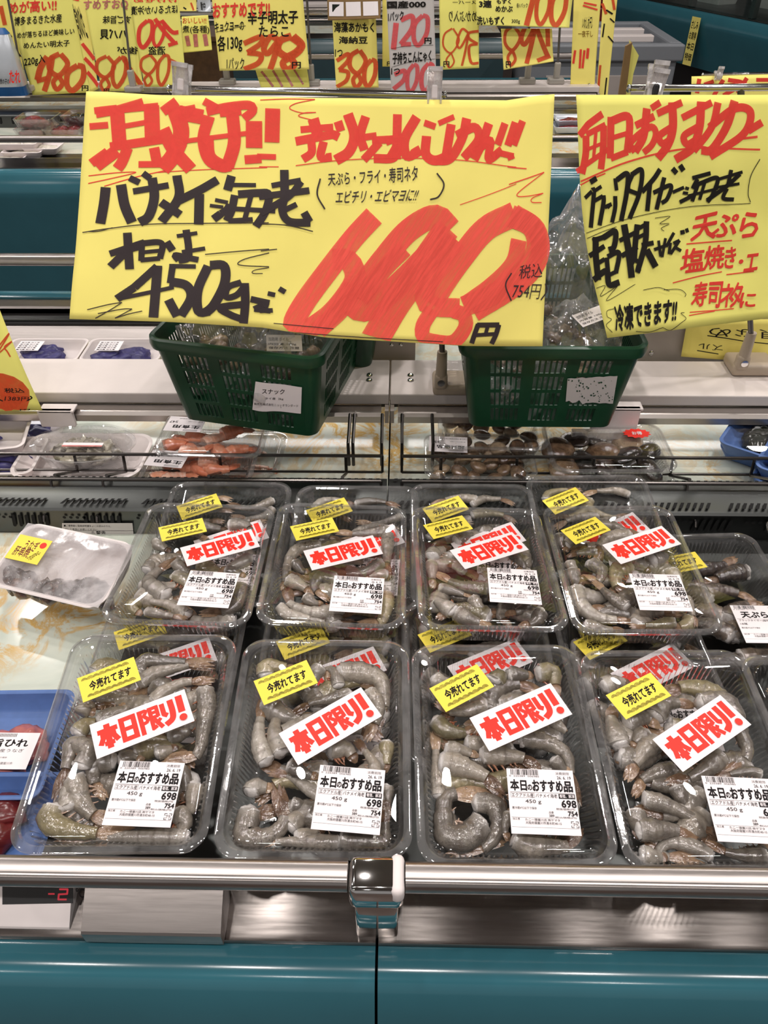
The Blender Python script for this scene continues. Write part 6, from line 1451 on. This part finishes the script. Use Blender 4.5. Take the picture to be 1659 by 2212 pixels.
far_sign('back of a yellow sign with mirrored 398 showing through, right of the white sign', [(948, -30), (1034, -30), (1035, 147), (951, 151)], 'paper_lime',
    [(OR, Z8(954, 60, 42, 86, 4)), (OR, Z9(984, 62, 36, 80, 5)), (OR, "c6: 1034,66 1014,70 1014,82 1032,94; c6: 1032,94 1014,100 1018,134 1034,136")], [(BK, ('スーパー', BX(1030, 0, 978, 8), 0.0)), (BK, ('めかぶ入り', BX(1030, 22, 970, 46), 0.0)), (BK, ('円', BX(971, 132, 958, 145), 0.02))])
far_sign('wide yellow sign reading 100 for three-pack mozuku seaweed, across the aisle', [(1026, -30), (1240, -30), (1230, 60), (1030, 54)], 'paper_lime',
    [('ink_orange', "c12: 1152,-20 1144,15 1134,55"), ('ink_orange', Z0(1150, -20, 40, 72, 9)), ('ink_orange', Z0(1182, -20, 46, 74, 11))], [(BK, ('3連', BX(1034, 2, 1060, 18), 0.04)), (BK, ('もずく', BX(1070, 0, 1100, 10), 0.03)), (BK, ('めかぶ', BX(1068, 14, 1104, 27), 0.03)), (BK, ('洗いもずく', BX(1030, 36, 1086, 54), 0.03)), (BK, ('各1パック', BX(1112, 8, 1136, 18), 0.0)), (BK, ('300g', BX(1102, 42, 1120, 52), 0.0))], Y=YB - 0.02)
far_sign('slanted back of a yellow sign with mirrored 198, below the wide 100 sign', [(1082, 62), (1192, 62), (1196, 133), (1088, 151)], 'paper_yellow',
    [('ink_orange', Z8(1088, 56, 46, 84, 8)), ('ink_orange', Z9(1128, 54, 40, 82, 10)), ('ink_orange', "c9: 1164,62 1174,90 1186,122; 9: 1166,130 1190,120; 8: 1184,62 1186,100")], [(BK, ('円', BX(1107, 132, 1094, 146), 0.03))])
far_sign('tall narrow yellow banner with faded red strokes, at the white shelf end', [(1240, -30), (1300, -30), (1284, 192), (1232, 186)], 'paper_yellow',
    [('ink_red', "c5: 1242,112 1238,140; c5: 1254,110 1252,150; c5: 1262,112 1258,150; c6: 1270,108 1268,130"), ('ink_red', "4: 1260,8 1288,14; 4: 1258,14 1290,24")], [(BK, ('いわし丸干し', ((1258, 40), (1282, 38), (1278, 66), (1256, 66)), 0.0)), ('ink_brown', ('一夜干し', BX(1248, 70, 1280, 84), 0.0))], Y=3.3)
far_sign('tall yellow banner with black strokes beside the brown card board, near the grey freezer', [(1304, -30), (1336, -30), (1312, 214), (1288, 210)], 'paper_yellow', [(OR, "c6: 1300,14 1308,40; c6: 1322,2 1326,30; 5: 1296,150 1292,200"), (BK, "4: 1308,30 1322,40; 3: 1316,50 1326,60; c3: 1312,90 1324,104; c3: 1304,62 1300,92; c3: 1310,175 1306,210")], [], Y=3.3)
far_sign('small yellow sign glimpsed behind the wooden box, far left of the 398 sign', [(384, -30), (424, -30), (424, 24), (386, 24)], 'paper_yellow', [(BK, "c3: 396,16 402,20"), (OR, "c4: 412,6 418,22")], [], Y=3.9)
far_sign('pale blue notice with black characters, beside the 398 sign', [(424, -30), (452, -30), (456, 26), (428, 26)], 'bag_silver', [], [(BK, ('動中', ((433, 4), (443, 4), (444, 22), (434, 22)), 0.01))], Y=3.9)
far_sign('yellow sign edge at the picture corner, behind the 480 sign', [(-40, -30), (10, -30), (52, 150), (0, 150)], 'paper_yellow', [(OR, "c9: 2,10 10,50"), (BK, "c3: 12,60 24,76; c3: 30,100 44,120")], [], Y=YB + 0.06)

def far_stand(label, bx, by, tx, ty, Y=3.17):
    p = at_z(bx, by, 0.8685); tp = at_y(tx, ty, p.y); t = thing('sign_stand', label, 'sign stand', 'sign stands across the aisle', Matrix.Translation(p))
    b = MB(); b.rbox((-0.03, -0.022, 0), (0.03, 0.022, 0.018), 0.004); obj('base', b, 'grey_plastic', t)
    b = MB(); b.rbox((-0.011, -0.012, 0.016), (0.011, 0.010, 0.07), 0.004); obj('joint', b, 'grey_plastic', t)
    b = MB(); b.tube([(0, 0, 0.06), tp - p], 0.0042, 8); obj('pole', b, 'pole_grey', t, smooth=True)
far_stand('grey sign stand across the aisle whose pole runs beside the 480 sign', 57, 196, 14, -20)
far_stand('grey sign stand across the aisle in front of the mirrored 980', 290, 197, 264, -20)
far_stand('grey sign stand across the aisle under the black-roe side of the 398 sign', 492, 182, 486, 120)
far_stand('grey sign stand across the aisle at the right side of the 398 sign', 674, 184, 662, -20)
far_stand('grey sign stand across the aisle holding the slanted mirrored 198 sign', 1138, 180, 1144, -20)
far_stand('grey sign stand across the aisle near the end of the white shelf', 1200, 180, 1214, -20)
# brown card behind the bar, wooden box, blue bag
q4 = [at_y(x, y, 2.6) for x, y in ((1352, 100), (1366, 92), (1358, 214), (1338, 214))]
q4[2].z = q4[3].z = 0.789
t = thing('card_board', 'folded brown cardboard with a yellow paper edge, beside the black tiger sign bar', 'cardboard')
b = MB(); b.loft([[q4[0], q4[1], q4[2], q4[3]], [p_ + Vector((0, 0.01, 0)) for p_ in q4]], True, True); obj('card', b, 'card_brown', t)
q5 = [at_y(x, y, 2.62) for x, y in ((1360, 86), (1380, 120), (1368, 160), (1360, 214), (1352, 214))]
b = MB(); b.loft([q5, [p_ + Vector((0, 0.003, 0)) for p_ in q5]], True, True); obj('paper_edge', b, 'paper_lime', t)
a, c = at_y(386, 196, 3.5), at_y(470, 90, 3.5); t = thing('wooden_box', 'dark brown wooden box behind the clip, across the aisle', 'box')
b = MB(); b.rbox((a.x, 3.5, 0.8), (c.x, 3.75, c.z), 0.004); obj('carcass', b, 'brown_wood', t)
b = MB(); b.rbox((a.x - 0.006, 3.494, c.z), (c.x + 0.006, 3.756, c.z + 0.02), 0.003); obj('top_board', b, 'brown_wood', t)
a, c = at_y(-80, 236, 3.12), at_y(22, 60, 3.12); t = thing('sauce_bag', 'blue and silver food pouch standing on the white shelf across the aisle', 'pouch')
b = MB(); L = []
for zz, k, dd in ((0.869, 1.0, 0.03), (0.90, 1.0, 0.04), (0.98, 0.98, 0.035), (1.06, 0.92, 0.02), (c.z, 0.85, 0.004)):
    cx = (a.x + c.x) / 2; hw = (c.x - a.x) / 2 * k; L.append([(cx + x * hw, 3.12 + y * dd, zz) for x, y in rrect(2, 2, 0.5, 4)])
b.loft(L, True, True); obj('pouch', b, 'bag_silver', t, smooth=True)
b = MB(); L2 = [[(x, y - 0.001, z) for x, y, z in l] for l in L[3:]]; b.loft([[((x - (a.x + c.x) / 2) * 1.01 + (a.x + c.x) / 2, y - 0.001, z) for x, y, z in l] for l in L[3:]], False, True); obj('blue_top', b, 'bag_blue', t, smooth=True)
b = MB(); b.loft([[((x - (a.x + c.x) / 2) * 1.01 + (a.x + c.x) / 2, y - 0.0012, z) for x, y, z in l] for l in L[:2]], True, False); obj('blue_base', b, 'bag_blue', t, smooth=True)
class Pouch:
    k = 0
    def pt(s, x, y, e): return at_y(x, y, 3.075 - e)
b = MB(); text(b, Pouch(), 'たれ', BX(20, 152, 44, 180), 0.03); obj('red_lettering', b, 'sticker_red', t)
b = MB(); text(b, Pouch(), '数の子の', BX(0, 170, 20, 182), 0.02); obj('black_lettering', b, 'print_black', t)

# grey freezer and the teal case behind it
fx0, fx1, fy0, fy1 = 0.60, 1.34, 4.22, 4.95
t = thing('chest_freezer', 'grey chest freezer with white sliding rails, beyond the yellow banners', 'freezer')
b = MB(); b.rbox((fx0 + 0.02, fy0 + 0.02, 0.0), (fx1 - 0.02, fy1 - 0.02, 0.80), 0.01); obj('body', b, 'grey_rim', t)
b = MB()
for lo, hi in (((fx0, fy0, 0.78), (fx1, fy0 + 0.06, 0.85)), ((fx0, fy1 - 0.06, 0.78), (fx1, fy1, 0.85)), ((fx0, fy0 + 0.0605, 0.78), (fx0 + 0.06, fy1 - 0.0605, 0.85)), ((fx1 - 0.06, fy0 + 0.0605, 0.78), (fx1, fy1 - 0.0605, 0.85))): b.rbox(lo, hi, 0.008)
obj('rim', b, 'grey_rim', t)
for k in range(2):
    b = MB(); b.rbox((fx0 + 0.05, fy0 + 0.2 + 0.2 * k, 0.83), (fx1 - 0.10, fy0 + 0.26 + 0.2 * k, 0.858), 0.004); obj('sliding_rail', b, 'shelf_white', t)
b = MB(); b.rbox((fx0 + 0.1, fy0 + 0.012, 0.45), (fx1 - 0.1, fy0 + 0.021, 0.72), 0.003); obj('front_panel', b, 'grey_panel', t)
ang2 = atan2(-1.7, 0.70)
t = thing('display_case', 'teal display case standing at an angle beyond the grey freezer', 'display case', None, TR(1.61, 6.15, 0, 0, 0, ang2))
b = MB(); pr = [(y - 0.2, z) for y, z in bumper_profile(0, 0.50)]
for x0_, x1_ in ((-0.42, 1.42), (1.425, 3.2)):
    b = MB(); b.extrude_x([(y, z) for y, z in pr], x0_, x1_); obj('bumper_panel', b, 'teal', t, smooth=True, angle=25)
b = MB(); b.box((-0.42, 0.12, 0), (3.2, 1.2, 0.50)); obj('kick_plate', b, 'black_rubber', t)
b = MB(); b.box((-0.42, 0.085, 0.50), (3.2, 1.2, 0.80)); obj('tank', b, 'steel_dull', t)
for k in range(4):
    b = MB(); b.rbox((0.3 + 0.55 * k, 0.12, 0.80), (0.335 + 0.55 * k, 0.16, 1.05), 0.004); obj('rail_upright', b, 'pole_grey', t)
b = MB(); b.rbox((-0.1, 0.12, 1.0), (3.2, 0.16, 1.035), 0.006); obj('handrail', b, 'steel_dull', t)
b = MB(); b.box((-0.1, 0.10, 0.80), (3.2, 0.106, 1.0)); obj('glass_guard', b, 'glass_panel', t)
o = MB(); o.box((0.52, -0.0085, 0.52), (0.60, -0.007, 0.78)); n_ = obj('notice', o, 'paper_yellow', t); n_['label'] = 'yellow paper notice'
class CaseFace:
    k = 0
    def pt(s, x, y, e): return (0.52 + 0.08 * x, -0.0088 - e, 0.78 - 0.26 * y)
b = MB(); Sf = CaseFace()
for k in range(4): text(b, Sf, ('さしみ', 'お買得', '本日', '特価')[k], (0.1, 0.08 + 0.22 * k, 0.9, 0.24 + 0.22 * k), 0.02)
obj('notice_print', b, 'print_black', n_)
mt = t.matrix_world.copy() if False else TR(1.61, 6.15, 0, 0, 0, ang2)
for k in range(7):
    x = 0.2 + 0.36 * k; p = mt @ Vector((x, 0.42 + 0.16 * (k % 2), 0.80))
    meat_tray('pale tray of pinkish meat in the angled teal case, number %s from its far end' % ('one', 'two', 'three', 'four', 'five', 'six', 'seven')[k], tuple(p), degrees_(ang2) if False else ang2 * 180 / pi, 0.26, 0.17, 'foam_white', 'meat_pink', group='meat trays in the angled case', H=0.05, lumps=8, film=False)
t = thing('red_crate_stack', 'red stacked crates at the far corner behind the yellow banners', 'crates')
for k in range(4):
    b = MB(); b.rbox((1.42, 6.62, 0.24 * k), (1.62, 6.8, 0.24 * k + 0.235), 0.012); obj('crate', b, 'crate_red', t)
